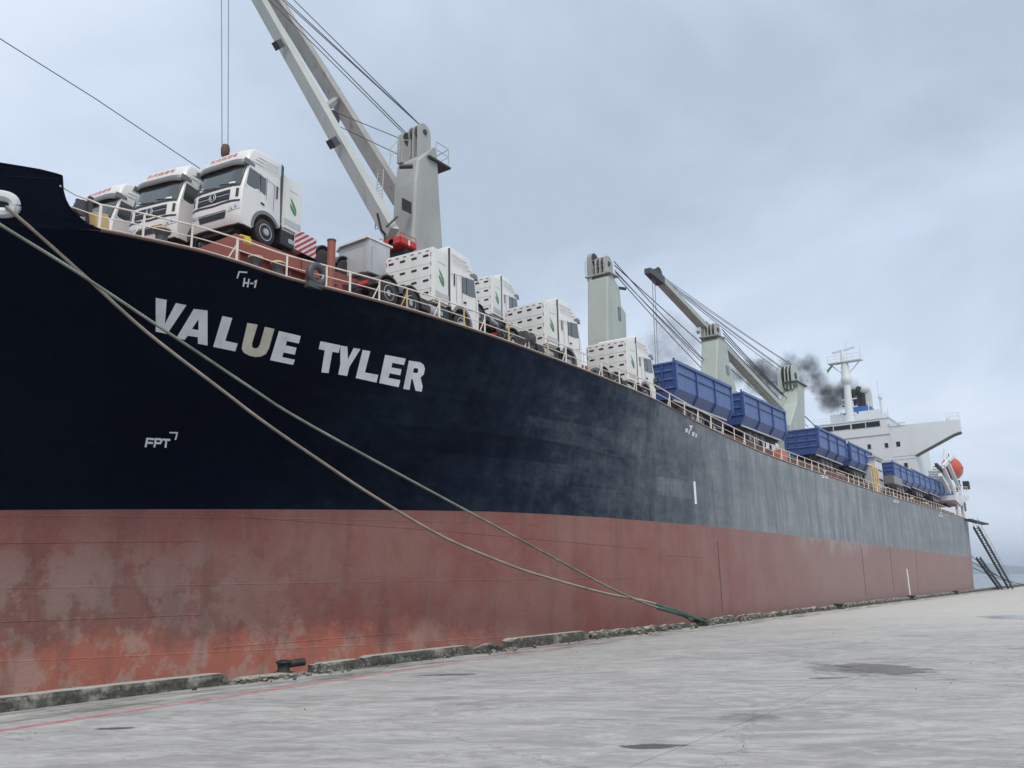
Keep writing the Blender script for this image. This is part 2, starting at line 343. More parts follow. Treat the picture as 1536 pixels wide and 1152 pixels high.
    cm = N(t, 'ShaderNodeMapRange'); LK(t, vo.outputs['Distance'], cm.inputs[0]); cm.inputs[1].default_value = 0.0035; cm.inputs[2].default_value = 0.001
    c = mixc(t, math_n(t, 'MULTIPLY', cm.outputs[0], 0.55), c, (0.10, 0.098, 0.095))
    LK(t, c, b.inputs['Base Color'])
    rg = N(t, 'ShaderNodeMapRange'); LK(t, wet, rg.inputs[0]); rg.inputs[3].default_value = 0.8; rg.inputs[4].default_value = 0.32; LK(t, rg.outputs[0], b.inputs['Roughness'])
    b.inputs['Specular IOR Level'].default_value = 0.28
    bump(t, b, fr, 0.5, 0.02)
    m, t, b = new_mat('kerb_concrete')
    f, _ = noise_f(t, 2.6, 8, (1, .7, 1), rough=0.75, lo=0.50, hi=0.66)
    f2, r2 = noise_f(t, 9.0, 6, None, rough=0.7, lo=0.4, hi=0.65)
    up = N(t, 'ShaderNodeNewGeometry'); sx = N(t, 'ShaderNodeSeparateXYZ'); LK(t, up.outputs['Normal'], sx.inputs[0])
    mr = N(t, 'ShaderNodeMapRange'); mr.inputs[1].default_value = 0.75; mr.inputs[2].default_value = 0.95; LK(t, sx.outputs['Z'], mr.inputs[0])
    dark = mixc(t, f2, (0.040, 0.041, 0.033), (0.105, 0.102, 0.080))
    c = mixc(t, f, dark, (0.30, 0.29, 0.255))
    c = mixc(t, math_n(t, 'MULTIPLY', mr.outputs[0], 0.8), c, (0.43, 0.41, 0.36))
    moss, _ = noise_f(t, 1.3, 6, None, lo=0.66, hi=0.74)
    c = mixc(t, math_n(t, 'MULTIPLY', moss, 0.7), c, (0.13, 0.145, 0.035))
    LK(t, c, b.inputs['Base Color']); b.inputs['Roughness'].default_value = 0.9
    bump(t, b, r2, 0.6, 0.03)
    m, t, b = new_mat('line_red')
    f, _ = noise_f(t, 2.0, 7, (1, 1, 1), rough=0.7, lo=0.40, hi=0.62)
    c = mixc(t, f, (0.50, 0.13, 0.15), (0.46, 0.33, 0.32)); LK(t, c, b.inputs['Base Color']); b.inputs['Roughness'].default_value = 0.7
    m, t, b = new_mat('joint_dark'); b.inputs['Base Color'].default_value = (0.15, 0.15, 0.145, 1); b.inputs['Roughness'].default_value = 0.9
    m, t, b = new_mat('puddle_water')
    f, fr = noise_f(t, 1.5, 4, None, lo=0.4, hi=0.6)
    c = mixc(t, f, (0.12, 0.122, 0.115), (0.19, 0.19, 0.18)); LK(t, c, b.inputs['Base Color'])
    b.inputs['Roughness'].default_value = 0.16
    m, t, b = new_mat('damp_patch')
    f, fr = noise_f(t, 3.0, 6, (0.7, 1.5, 1), rough=0.7, lo=0.4, hi=0.6)
    c = mixc(t, f, (0.15, 0.15, 0.15), (0.25, 0.25, 0.245)); LK(t, c, b.inputs['Base Color']); b.inputs['Roughness'].default_value = 0.5
    m, t, b = new_mat('damp_dark')
    f, fr = noise_f(t, 5.0, 6, (0.7, 1.5, 1), rough=0.7, lo=0.4, hi=0.6)
    c = mixc(t, f, (0.05, 0.05, 0.052), (0.12, 0.12, 0.12)); LK(t, c, b.inputs['Base Color']); b.inputs['Roughness'].default_value = 0.3
    m, t, b = new_mat('sea_water')
    f, fr = noise_f(t, 0.25, 5, (1, 0.4, 1), lo=0.3, hi=0.7)
    b.inputs['Base Color'].default_value = (0.10, 0.13, 0.14, 1); b.inputs['Roughness'].default_value = 0.25
    bump(t, b, fr, 0.2, 0.2)
    m, t, b = new_mat('hill_forest')
    f, fr = noise_f(t, 0.02, 6, None, lo=0.35, hi=0.65)
    c = mixc(t, f, (0.035, 0.055, 0.035), (0.06, 0.085, 0.05)); LK(t, c, b.inputs['Base Color']); b.inputs['Roughness'].default_value = 0.9
    m, t, b = new_mat('steel_black'); 
    f, fr = noise_f(t, 6.0, 5, None, lo=0.4, hi=0.7)
    c = mixc(t, f, (0.015, 0.017, 0.02), (0.05, 0.04, 0.035)); LK(t, c, b.inputs['Base Color']); b.inputs['Roughness'].default_value = 0.5
    bump(t, b, fr, 0.3, 0.01)
    for nm, c1, c2 in (('rope_tan', (0.30, 0.25, 0.21), (0.47, 0.41, 0.35)), ('rope_green', (0.17, 0.20, 0.16), (0.36, 0.38, 0.32)), ('rope_eye', (0.03, 0.10, 0.075), (0.10, 0.20, 0.15))):
        m, t, b = new_mat(nm)
        tcn = N(t, 'ShaderNodeTexCoord')
        f, fr = noise_f(t, 1.2, 5, None, lo=0.35, hi=0.65)
        wv = N(t, 'ShaderNodeTexWave', wave_type='BANDS', bands_direction='DIAGONAL'); wv.inputs['Scale'].default_value = 9.0; wv.inputs['Distortion'].default_value = 0.6
        LK(t, tcn.outputs['Object'], wv.inputs['Vector'])
        c = mixc(t, f, c1, c2); c = mixc(t, math_n(t, 'MULTIPLY', wv.outputs['Fac'], 0.45), c, [x * 0.45 for x in c1])
        LK(t, c, b.inputs['Base Color']); b.inputs['Roughness'].default_value = 0.9
        bump(t, b, wv.outputs['Fac'], 0.6, 0.02)
ground_materials()

# ------------------------------------------------------------------ mesh helpers
class MB:
    def __init__(self): self.v, self.f, self.mi = [], [], []
    def add(self, verts, faces, mi=0):
        o = len(self.v); self.v += [tuple(p) for p in verts]
        self.f += [tuple(i + o for i in fc) for fc in faces]; self.mi += [mi] * len(faces); return self
    def box(self, c, s, rot=None, taper=(1, 1)):
        hx, hy, hz = s[0] / 2, s[1] / 2, s[2] / 2
        vs_ = []
        for z, tx, ty in ((-hz, 1, 1), (hz, taper[0], taper[1])):
            for x, y in ((-hx, -hy), (hx, -hy), (hx, hy), (-hx, hy)): vs_.append(Vector((x * tx, y * ty, z)))
        if rot is not None:
            m = rot if isinstance(rot, Matrix) else Euler(rot).to_matrix()
            vs_ = [m @ p for p in vs_]
        return self.add([p + Vector(c) for p in vs_], [(0, 3, 2, 1), (4, 5, 6, 7), (0, 1, 5, 4), (1, 2, 6, 5), (2, 3, 7, 6), (3, 0, 4, 7)])
    def beam(self, a, b, w, h, up=(0, 0, 1), w2=None, h2=None):
        a, b = Vector(a), Vector(b); d = (b - a).normalized(); up = Vector(up)
        s = d.cross(up)
        if s.length < 1e-4: s = d.cross(Vector((0, 1, 0)))
        s.normalize(); u = s.cross(d)
        w2 = w if w2 is None else w2; h2 = h if h2 is None else h2
        vs_ = [p + s * (i * ww / 2) + u * (j * hh / 2) for p, ww, hh in ((a, w, h), (b, w2, h2)) for i, j in ((-1, -1), (1, -1), (1, 1), (-1, 1))]
        return self.add(vs_, [(0, 3, 2, 1), (4, 5, 6, 7), (0, 1, 5, 4), (1, 2, 6, 5), (2, 3, 7, 6), (3, 0, 4, 7)])
    def tube(self, pts, r, n=8, caps=True, radii=None):
        pts = [Vector(p) for p in pts]; o = len(self.v); m = len(pts); prev = None
        for i, p in enumerate(pts):
            d = (pts[min(i + 1, m - 1)] - pts[max(i - 1, 0)]).normalized()
            if prev is None:
                s = d.cross(Vector((0, 0, 1)))
                if s.length < 1e-3: s = d.cross(Vector((1, 0, 0)))
            else: s = prev - d * prev.dot(d)
            s.normalize(); prev = s; u = s.cross(d); rr = radii[i] if radii else r
            for k in range(n):
                a = 2 * math.pi * k / n; self.v.append(tuple(p + (s * math.cos(a) + u * math.sin(a)) * rr))
        for i in range(m - 1):
            for k in range(n):
                k2 = (k + 1) % n
                self.f.append((o + i * n + k, o + i * n + k2, o + (i + 1) * n + k2, o + (i + 1) * n + k)); self.mi.append(0)
        if caps:
            self.f.append(tuple(o + k for k in reversed(range(n)))); self.f.append(tuple(o + (m - 1) * n + k for k in range(n))); self.mi += [0, 0]
        return self
    def lathe(self, prof, c, axis='z', n=24):
        # prof: list of (radius, height) along the axis through c
        o = len(self.v); c = Vector(c)
        for r, h in prof:
            for k in range(n):
                a = 2 * math.pi * k / n; ca, sa = r * math.cos(a), r * math.sin(a)
                p = (ca, sa, h) if axis == 'z' else ((h, ca, sa) if axis == 'x' else (sa, h, ca))
                self.v.append(tuple(c + Vector(p)))
        for i in range(len(prof) - 1):
            for k in range(n):
                k2 = (k + 1) % n
                self.f.append((o + i * n + k, o + i * n + k2, o + (i + 1) * n + k2, o + (i + 1) * n + k)); self.mi.append(0)
        if prof[0][0] > 1e-6: self.f.append(tuple(o + k for k in reversed(range(n)))); self.mi.append(0)
        if prof[-1][0] > 1e-6: self.f.append(tuple(o + (len(prof) - 1) * n + k for k in range(n))); self.mi.append(0)
        return self
    def torus(self, c, R_, r, axis='y', n=24, m=8, sx=1.0):
        o = len(self.v); c = Vector(c)
        for i in range(n):
            a = 2 * math.pi * i / n
            for j in range(m):
                b = 2 * math.pi * j / m; q = R_ + r * math.cos(b)
                p = {'y': (q * math.cos(a) * sx, r * math.sin(b), q * math.sin(a)), 'x': (r * math.sin(b), q * math.cos(a) * sx, q * math.sin(a)), 'z': (q * math.cos(a) * sx, q * math.sin(a), r * math.sin(b))}[axis]
                self.v.append(tuple(c + Vector(p)))
        for i in range(n):
            for j in range(m):
                i2, j2 = (i + 1) % n, (j + 1) % m
                self.f.append((o + i * m + j, o + i2 * m + j, o + i2 * m + j2, o + i * m + j2)); self.mi.append(0)
        return self
    def prism(self, poly, plane, a, b):
        # poly 2D points; plane 'yz' extruded along x from a to b, 'xz' along y, 'xy' along z
        n = len(poly)
        def P3(p, t): return {'yz': (t, p[0], p[1]), 'xz': (p[0], t, p[1]), 'xy': (p[0], p[1], t)}[plane]
        return self.add([P3(p, a) for p in poly] + [P3(p, b) for p in poly],
                        [tuple(reversed(range(n))), tuple(range(n, 2 * n))] + [(i, (i + 1) % n, n + (i + 1) % n, n + i) for i in range(n)])
    def grid(self, fn, nu, nv, mi=0):
        o = len(self.v)
        for i in range(nu + 1):
            for j in range(nv + 1): self.v.append(tuple(fn(i / nu, j / nv)))
        for i in range(nu):
            for j in range(nv):
                a = o + i * (nv + 1) + j
                self.f.append((a, a + nv + 1, a + nv + 2, a + 1)); self.mi.append(mi)
        return self
    def build(self, name, mat, parent=None, smooth=False, loc=None, bevel=0.0, fix=True):
        me = bpy.data.meshes.new(name); me.from_pydata(self.v, [], self.f)
        mats = mat if isinstance(mat, (list, tuple)) else [mat]
        for mm in mats: me.materials.append(MATS[mm])
        if len(mats) > 1: me.polygons.foreach_set('material_index', self.mi)
        if fix or bevel:
            bm = bmesh.new(); bm.from_mesh(me)
            if bevel:
                bmesh.ops.remove_doubles(bm, verts=bm.verts, dist=1e-5)
            bmesh.ops.recalc_face_normals(bm, faces=bm.faces)
            if bevel:
                bmesh.ops.bevel(bm, geom=[e for e in bm.edges if len(e.link_faces) == 2 and e.calc_face_angle(0) > 0.5], offset=bevel, segments=2, affect='EDGES', clamp_overlap=True)
            bm.to_mesh(me); bm.free()
        if smooth:
            me.polygons.foreach_set('use_smooth', [True] * len(me.polygons))
            try: me.set_sharp_from_angle(angle=R(40))
            except Exception: pass
        me.update()
        o = bpy.data.objects.new(name, me); COL.objects.link(o)
        if parent is not None: o.parent = parent
        if loc is not None: o.location = loc
        return o

def empty(name, loc=(0, 0, 0), rot=(0, 0, 0)):
    o = bpy.data.objects.new(name, None); o.empty_display_size = 0.5; COL.objects.link(o)
    o.location = loc; o.rotation_euler = rot; return o
def tag(o, label=None, cat=None, group=None, kind=None):
    for k, v in (('label', label), ('category', cat), ('group', group), ('kind', kind)):
        if v: o[k] = v
    return o
def copy_tree(o, parent=None):
    c = o.copy(); COL.objects.link(c)
    if parent is not None: c.parent = parent
    for ch in o.children: copy_tree(ch, c)
    return c
def interp(tab, x):
    if x <= tab[0][0]: return tab[0][1]
    for (a, va), (b, vb) in zip(tab, tab[1:]):
        if x <= b: return va + (vb - va) * (x - a) / (b - a)
    return tab[-1][1]
def smooth_tab(tab, x):
    # Catmull-Rom through uneven knots
    xs = [t[0] for t in tab]; ys = [t[1] for t in tab]
    if x <= xs[0]: return ys[0]
    if x >= xs[-1]: return ys[-1]
    i = max(k for k in range(len(xs) - 1) if xs[k] <= x)
    def slope(k):
        if k == 0: return (ys[1] - ys[0]) / (xs[1] - xs[0])
        if k == len(xs) - 1: return (ys[-1] - ys[-2]) / (xs[-1] - xs[-2])
        a = (ys[k] - ys[k - 1]) / (xs[k] - xs[k - 1]); b = (ys[k + 1] - ys[k]) / (xs[k + 1] - xs[k])
        return 0.0 if a * b <= 0 else 2 * a * b / (a + b)
    h = xs[i + 1] - xs[i]; t = (x - xs[i]) / h; m0, m1 = slope(i) * h, slope(i + 1) * h
    return (2 * t**3 - 3 * t**2 + 1) * ys[i] + (t**3 - 2 * t**2 + t) * m0 + (-2 * t**3 + 3 * t**2) * ys[i + 1] + (t**3 - t**2) * m1

# ------------------------------------------------------------------ the setting: sea, hills, quay
sea = MB().add([(-9000, -800, -2.2), (6000, -800, -2.2), (6000, 9000, -2.2), (-9000, 9000, -2.2)], [(0, 1, 2, 3)]).build('water', 'sea_water', fix=False)
tag(sea, kind='structure')
def hills():
    mb = MB()
    def fn(u, v):
        x = -4200 + 7200 * u
        h = 40 + 55 * noise.noise(Vector((x * 0.0011 + 4.3, 0.3, 0))) + 22 * noise.noise(Vector((x * 0.0045, 2.1, 0))) + 34 * math.exp(-((x + 640) / 320) ** 2)
        h = max(14, h)
        return (x, 5200 + 900 * v - 120 * noise.noise(Vector((x * 0.002, 7, v))), -3 + h * math.sin(math.pi * min(1, v * 0.9 + 0.05)) ** 0.8 + 4 * noise.noise(Vector((x * 0.02, v * 6, 1))) * v)
    mb.grid(fn, 160, 10)
    return mb.build('hills', 'hill_forest', smooth=True, fix=False)
tag(hills(), kind='structure')

KX = -17.45                                     # outer face of the quay
quay = MB().box(((KX + 400) / 2, 400, -3.03), (400 - KX, 1100, 6)).build('ground', 'joint_dark'); tag(quay, kind='structure')
xs_joint = [KX + 0.01, -11.7, -4.9, 3.4, 11.7, 20.0, 60.0, 399]
ys_joint = [-149, -40, 60, 160, 300, 600, 949]
slab_no = 0
for i in range(len(xs_joint) - 1):
    for j in range(len(ys_joint) - 1):
        x0, x1, y0, y1 = xs_joint[i] + 0.007, xs_joint[i + 1] - 0.007, ys_joint[j] + 0.015, ys_joint[j + 1] - 0.015
        MB().box(((x0 + x1) / 2, (y0 + y1) / 2, -0.03), (x1 - x0, y1 - y0, 0.06)).build('slab', 'quay_concrete', quay)

def blob_poly(cx, cy, rx, ry, n=56, seed=0, rough=0.35, ang=R(35)):
    pts = []
    for k in range(n):
        a = 2 * math.pi * k / n
        f = 1 + rough * noise.noise(Vector((math.cos(a) * 1.4 + seed * 9.1, math.sin(a) * 1.4, seed))) + rough * 0.55 * noise.noise(Vector((math.cos(a) * 4 + seed, math.sin(a) * 4, 3.3 + seed))) + rough * 0.3 * noise.noise(Vector((math.cos(a) * 9 + seed, math.sin(a) * 9, 5.3 + seed)))
        f = max(f, .15); u, v = rx * f * math.cos(a), ry * f * math.sin(a)
        pts.append((cx + u * math.cos(ang) - v * math.sin(ang), cy + u * math.sin(ang) + v * math.cos(ang)))
    return pts
def sheet(name, poly, z, mat):
    o = MB().add([(x, y, z) for x, y in poly], [tuple(range(len(poly)))]).build(name, mat, fix=False); tag(o, kind='structure'); return o
# red guide line beside the kerb, worn at its far end
def red_line():
    mb = MB(); y = -20.0; RL = [(-20, -13.2), (7, -14.66), (12.5, -15.1), (22.1, -15.72), (32, -16.3)]
    while y < 30:
        L = 1.2
        w0, w1 = 0.11 * (1 - max(0, y - 14) / 20), 0.11 * (1 - max(0, y + L - 14) / 20)
        x0, x1 = interp(RL, y), interp(RL, y + L)
        mb.add([(x0 - w0, y, 0.004), (x0 + w0, y, 0.004), (x1 + w1, y + L, 0.004), (x1 - w1, y + L, 0.004)], [(0, 1, 2, 3)]); y += L
    o = mb.build('painted_line', 'line_red', fix=False); tag(o, kind='structure')
red_line()
sheet('puddle', blob_poly(-5.1, 21.6, 0.75, 0.85, n=90, seed=1.3, rough=0.95), 0.006, 'puddle_water')
sheet('puddle', blob_poly(-4.3, 50.2, 1.9, 1.7, seed=3.1, rough=0.5), 0.006, 'puddle_water')

# broken kerb along the quay edge, block by block
kerb = empty('quay_kerb', (-17.1, 30, 0)); tag(kerb, 'broken mossy concrete kerb along the edge of the quay', 'kerb')
def kerb_block(y0, y1, w, h, seed, crumble=0.06):
    ny = max(4, int((y1 - y0) / 0.16)); ny = min(ny, 40); nx, nz = 4, 3
    bm = bmesh.new()
    bmesh.ops.create_cube(bm, size=1.0)
    bmesh.ops.subdivide_edges(bm, edges=[e for e in bm.edges if abs((e.verts[0].co - e.verts[1].co).y) > 0.5], cuts=ny, use_grid_fill=True)
    bmesh.ops.subdivide_edges(bm, edges=[e for e in bm.edges if abs((e.verts[0].co - e.verts[1].co).x) > 0.5 or abs((e.verts[0].co - e.verts[1].co).z) > 0.5], cuts=2, use_grid_fill=True)
    for v in bm.verts:
        y = (y0 + y1) / 2 + v.co.y * (y1 - y0); z = (v.co.z + 0.5) * h; x = v.co.x * w
        ends = min(y - y0, y1 - y)
        edge = (abs(v.co.x) > 0.4) + (v.co.z > 0.4) + (abs(v.co.y) > 0.48)
        p = Vector((x * 2 + seed, y * 1.7, z * 3))
        d = noise.noise(p) * crumble * .55 + noise.noise(p * 3.1) * crumble * 0.4
        if edge >= 2: d -= crumble * 0.6
        z2 = z + (d * (0.35 if crumble < .08 else 1.3) if z > 0.02 else 0)
        if ends < 0.25 and z > 0.05: z2 -= (0.25 - ends) * random.uniform(0.1, 0.7) * (0.6 + crumble * 4)
        v.co = Vector((-17.1 + x + d, y, max(-0.02, z2)))
    me = bpy.data.meshes.new('kerb_block'); bm.to_mesh(me); bm.free(); me.materials.append(MATS['kerb_concrete'])
    o = bpy.data.objects.new('kerb_block', me); COL.objects.link(o); o.parent = kerb; o.location = -Vector(kerb.location)
for k, (a, b, h, cr_) in enumerate([(-14, -4, .3, .05), (-3.9, 7.0, .26, .05), (7.3, 12.9, .26, .05), (13.2, 14.9, .10, .06), (15.6, 17.2, .24, .06), (17.25, 21.9, .28, .04), (22.2, 23.5, .2, .12), (24.0, 29.0, .34, .04),
                                    (29.3, 32.4, .26, .09), (32.6, 35.4, .24, .10), (35.6, 38.4, .2, .12), (38.9, 41.0, .16, .12), (41.6, 44.5, .30, .10), (45.0, 49.0, .28, .12), (49.4, 54.0, .26, .10), (54.2, 60.0, .30, .08),
                                    (60.4, 66.0, .24, .12), (66.3, 73.0, .28, .1), (73.5, 80.0, .3, .1), (80.4, 90.0, .3, .1), (90.5, 101.0, .3, .1), (101.5, 113.0, .32, .1), (113.5, 126.0, .34, .1), (126.5, 140.0, .36, .1), (140.5, 158.0, .38, .08), (158.5, 180.0, .4, .08), (180.5, 215, .4, .08)]):
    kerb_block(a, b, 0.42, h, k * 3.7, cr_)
# loose rubble by the kerb
rub = empty('kerb_rubble', (-16.6, 25, 0))
_bm = bmesh.new()
for k in range(260):
    y = random.choice((random.uniform(12.9, 16), random.uniform(21.8, 24), random.uniform(29, 48), random.uniform(8, 60)))
    x = -17.05 + abs(random.gauss(0, 0.32)); s = random.uniform(0.015, 0.075) * (1.4 if y > 30 else 1)
    ret = bmesh.ops.create_icosphere(_bm, subdivisions=1, radius=s, matrix=Matrix.Translation((x, y, s * 0.3)))
    for v in ret['verts']: v.co += Vector((random.uniform(-s, s), random.uniform(-s, s), random.uniform(-s, s))) * 0.35
_me = bpy.data.meshes.new('kerb_rubble'); _bm.to_mesh(_me); _bm.free(); _me.materials.append(MATS['kerb_concrete'])
bpy.data.objects.remove(rub); rub = bpy.data.objects.new('kerb_rubble', _me); COL.objects.link(rub); tag(rub, 'loose concrete crumbs scattered along the kerb', 'rubble', kind='stuff')

_bm = bmesh.new()
for k in range(42):
    x, y = random.uniform(-15.5, 3), random.uniform(6, 40); s_ = random.uniform(.005, .016)
    ret = bmesh.ops.create_icosphere(_bm, subdivisions=1, radius=s_, matrix=Matrix.Translation((x, y, s_ * .4)))
    for v in ret['verts']: v.co += Vector((random.uniform(-s_, s_), random.uniform(-s_, s_), random.uniform(-s_, s_))) * .4
_me = bpy.data.meshes.new('gravel'); _bm.to_mesh(_me); _bm.free(); _me.materials.append(MATS['kerb_concrete'])
_gv = bpy.data.objects.new('gravel', _me); COL.objects.link(_gv); tag(_gv, 'small stones lying about on the open quay', 'gravel', kind='stuff')

# ------------------------------------------------------------------ the ship
SHIP = empty('cargo_ship', (-33.0, 80.0, -2.0))
tag(SHIP, 'bulk carrier with dark blue and red hull and white lettering, moored at the quay', 'ship')
OFF = -Vector(SHIP.location)
def spart(mb, name, mat, smooth=False, bevel=0.0, fix=True):       # a part of the ship, drawn in world coordinates
    return mb.build(name, mat, SHIP, smooth, OFF, bevel, fix)

MID = -17.9
# station tables (parameter p): waterline paint edge and deck edge
W_TAB = [(-420, -33.2, 5.0, 4.5), (-260, -32.4, 8.2, 4.60), (-120, -31.0, 10.9, 4.70), (0, -29.5, 13.24, 4.77), (200, -27.4, 16.58, 4.85), (400, -25.2, 20.44, 4.93), (600, -22.8, 24.93, 5.0),
         (760, -20.9, 29.43, 5.05), (900, -19.4, 34.72, 5.02), (1000, -18.5, 39.91, 4.97), (1100, -17.95, 47.56, 4.95), (1150, MID, 53.0, 4.95), (1200, MID, 60.0, 4.96), (1310, MID, 81.0, 4.92), (1400, MID, 111.0, 4.82),
         (1440, MID, 138.0, 4.70), (1460, -18.9, 148.0, 4.68), (1480, -20.8, 156.0, 4.66), (1500, -23.6, 163.0, 4.65), (1520, -28.0, 167.5, 4.65), (1540, -33.0, 168.5, 4.65)]
B_TAB = [(-420, -33.2, -2.0, 14.9), (-260, -28.6, 4.6, 14.6), (-120, -26.2, 8.2, 14.35), (0, -24.7, 10.0, 14.15), (93, -23.6, 11.22, 13.91), (96, -23.57, 11.27, 13.5), (104, -23.5, 11.40, 13.10), (118, -23.35, 11.62, 12.76), (135, -23.15, 11.95, 12.50), (152, -23.0, 12.2, 12.40)]
D_TAB = [(-420, -33.2, -0.9, 12.7), (-260, -29.2, 5.2, 12.58), (-120, -26.7, 8.55, 12.48), (0, -25.0, 10.35, 12.42), (93, -23.75, 11.45, 12.38), (152, -23.0, 12.2, 12.37),
         (290, -22.3, 14.80, 12.44), (345, -21.9, 15.87, 12.34), (440, -21.2, 17.87, 12.08), (500, -20.7, 19.19, 11.99), (620, -19.8, 22.27, 11.83), (700, -19.3, 24.77, 11.70), (800, -18.7, 28.47, 11.46), (900, -18.3, 33.34, 11.24), (985, -18.05, 38.66, 10.96), (1040, -17.95, 43.0, 10.55),
         (1100, MID, 48.6, 10.2), (1150, MID, 54.0, 9.98), (1200, MID, 61.4, 9.88), (1310, MID, 83.4, 9.84), (1400, MID, 114.0, 10.05), (1440, MID, 138.0, 10.22), (1460, -18.6, 148.0, 10.3), (1480, -20.0, 156.0, 10.4), (1500, -22.6, 164.0, 10.5), (1520, -27.0, 169.5, 10.55), (1540, -33.0, 171.0, 10.6)]
def tabs(T, p): return tuple(smooth_tab([(r[0], r[k]) for r in T], p) for k in (1, 2, 3))
P_LIST = [-420, -370, -320, -260, -220, -180, -150, -120, -90, -60, -30, 0, 30, 60, 90, 120, 152]
P_LIST += list(range(170, 1100, 20)) + list(range(1100, 1200, 10)) + list(range(1200, 1440, 8)) + [1440, 1445, 1450, 1455, 1460, 1466, 1472, 1480, 1490, 1500, 1510, 1520, 1530, 1540]
NUP, NDN = 16, 10
def hull_mesh():
    mb = MB(); cols = []
    for side in (0, 1):
        for p in (P_LIST if side == 0 else list(reversed(P_LIST))[1:-1]):
            W, D = tabs(W_TAB, p), tabs(D_TAB, p)
            col = []
            for j in range(NDN):                                   # keel side up to the paint line
                t = j / NDN; zk = -3.0; z = zk + (W[2] - zk) * t
                tuck = max(0.0, (1150 - p) / 1150) if p < 1150 else (0 if p < 1440 else (p - 1440) / 100)
                inx = (1 - t) ** 1.3 * (2.2 if p < 1150 else 7.0) * tuck
                col.append((W[0] - inx, W[1] + (0.3 * (1 - t) if p < 0 else 0), z))
            for j in range(NUP + 1):
                t = j / NUP; e = 0.55 * t + 0.45 * t ** 2.0
                col.append((W[0] + (D[0] - W[0]) * e, W[1] + (D[1] - W[1]) * t, W[2] + (D[2] - W[2]) * t))
            if side: col = [(-66.0 - x, y, z) for x, y, z in col]
            cols.append(col)
    n = len(cols[0]); m = len(cols)
    for c in cols: mb.v += c
    for i in range(m):
        i2 = (i + 1) % m
        for j in range(n - 1):
            mb.f.append((i * n + j, i2 * n + j, i2 * n + j + 1, i * n + j + 1)); mb.mi.append(1 if j < NDN else 0)
    return mb, cols
_hmb, HCOLS = hull_mesh()
def bulwark_cols():
    out = []
    for p in [-420, -370, -320, -260, -220, -180, -150, -120, -90, -60, -30, 0, 30, 60, 85, 92.9, 93.2, 94.5, 96, 98, 101, 104, 108, 112, 118, 126, 135, 143, 152]:
        D, B = tabs(D_TAB, p), tabs(B_TAB, p)
        out.append([Vector(D).lerp(Vector(B), t / 4) for t in range(5)])
    return out
BW = bulwark_cols(); _o = len(_hmb.v); _hv = len(_hmb.v)
for _c5 in BW: _hmb.v += [tuple(q) for q in _c5]
for _i in range(len(BW) - 1):
    for _j in range(4): _hmb.f.append((_o + _i * 5 + _j, _o + (_i + 1) * 5 + _j, _o + (_i + 1) * 5 + _j + 1, _o + _i * 5 + _j + 1)); _hmb.mi.append(0)
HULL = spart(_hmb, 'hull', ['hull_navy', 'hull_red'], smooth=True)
HULL['label'] = 'dark blue hull over red boot topping'
HBVH = BVHTree.FromPolygons([Vector(v) for v in _hmb.v], [f for f in _hmb.f])
def on_hull(px, py, off=0.012):
    d = ray(px, py).normalized(); h, nrm, _, _ = HBVH.ray_cast(CAM, d)
    if h is None: return at_x(px, py, MID)
    if nrm.dot(d) > 0: nrm = -nrm
    return h + nrm * off
def hull_sub(mb, name, mat):                                       # a sub-part of the hull
    return mb.build(name, mat, HULL, False, None, 0, False)
def hull_poly(outer, holes=(), cuts=3):
    polys = [[Vector((x, y, 0)) for x, y in outer]] + [[Vector((x, y, 0)) for x, y in h] for h in holes]
    flatv = [v for pl in polys for v in pl]
    bm = bmesh.new(); vs_ = [bm.verts.new(v) for v in flatv]
    for tri in tessellate_polygon(polys):
        try: bm.faces.new([vs_[i] for i in tri])
        except ValueError: pass
    bmesh.ops.subdivide_edges(bm, edges=bm.edges[:], cuts=cuts, use_grid_fill=True)
    bmesh.ops.triangulate(bm, faces=bm.faces[:])
    bm.verts.index_update()
    mb = MB(); mb.add([on_hull(v.co.x, v.co.y) for v in bm.verts], [tuple(v.index for v in f.verts) for f in bm.faces]); bm.free()
    return mb
def zm(pts, ox, oy, s): return [(ox + x * s, oy + y * s) for x, y in pts]
LET = [
 ('V', [(107,213),(160,223),(151,338),(204,238),(255,248),(162,386),(107,375)], []),
 ('A', [(290,266),(356,274),(356,442),(310,433),(309,402),(262,395),(245,415),(207,404)], [[(313,315),(312,368),(281,362)]]),
 ('L', [(427,300),(475,310),(441,419),(501,432),(489,470),(383,448)], []),
 ('U', [(547,333),(597,342),(570,430),(569,446),(579,456),(596,454),(606,440),(631,352),(677,362),(650,458),(636,482),(612,495),(585,497),(555,490),(530,476),(520,458),(523,438)], []),
 ('E', [(699,372),(803,396),(794,432),(737,420),(731,441),(783,452),(775,486),(721,475),(714,497),(775,510),(767,535),(656,512)], []),
 ('T', [(898,421),(994,441),(985,477),(955,472),(937,574),(902,571),(918,465),(889,459)], []),
 ('Y', [(993,442),(1027,447),(1030,508),(1057,453),(1090,459),(1036,545),(1026,588),(983,581),(993,532)], []),
 ('L', [(1100,463),(1137,469),(1111,571),(1175,583),(1167,620),(1067,598)], []),
 ('E', [(1208,486),(1307,505),(1299,536),(1243,525),(1238,547),(1287,556),(1281,585),(1230,575),(1224,597),(1281,608),(1273,642),(1179,622)], []),
 ('R', [(1322,514),(1375,522),(1392,533),(1399,552),(1394,580),(1378,596),(1388,640),(1383,664),(1354,659),(1340,604),(1334,603),(1325,655),(1295,650)], [[(1347,550),(1366,553),(1366,568),(1360,575),(1341,571)]]),
]
for ch, outer, holes in LET:
    o = hull_sub(hull_poly(zm(outer, 200, 380, .3125), [zm(h, 200, 380, .3125) for h in holes]), 'hull_letter', 'letter_cream' if ch == 'U' else 'letter_white')
    o['label'] = 'white painted letter ' + ch + ' of the name on the bow'
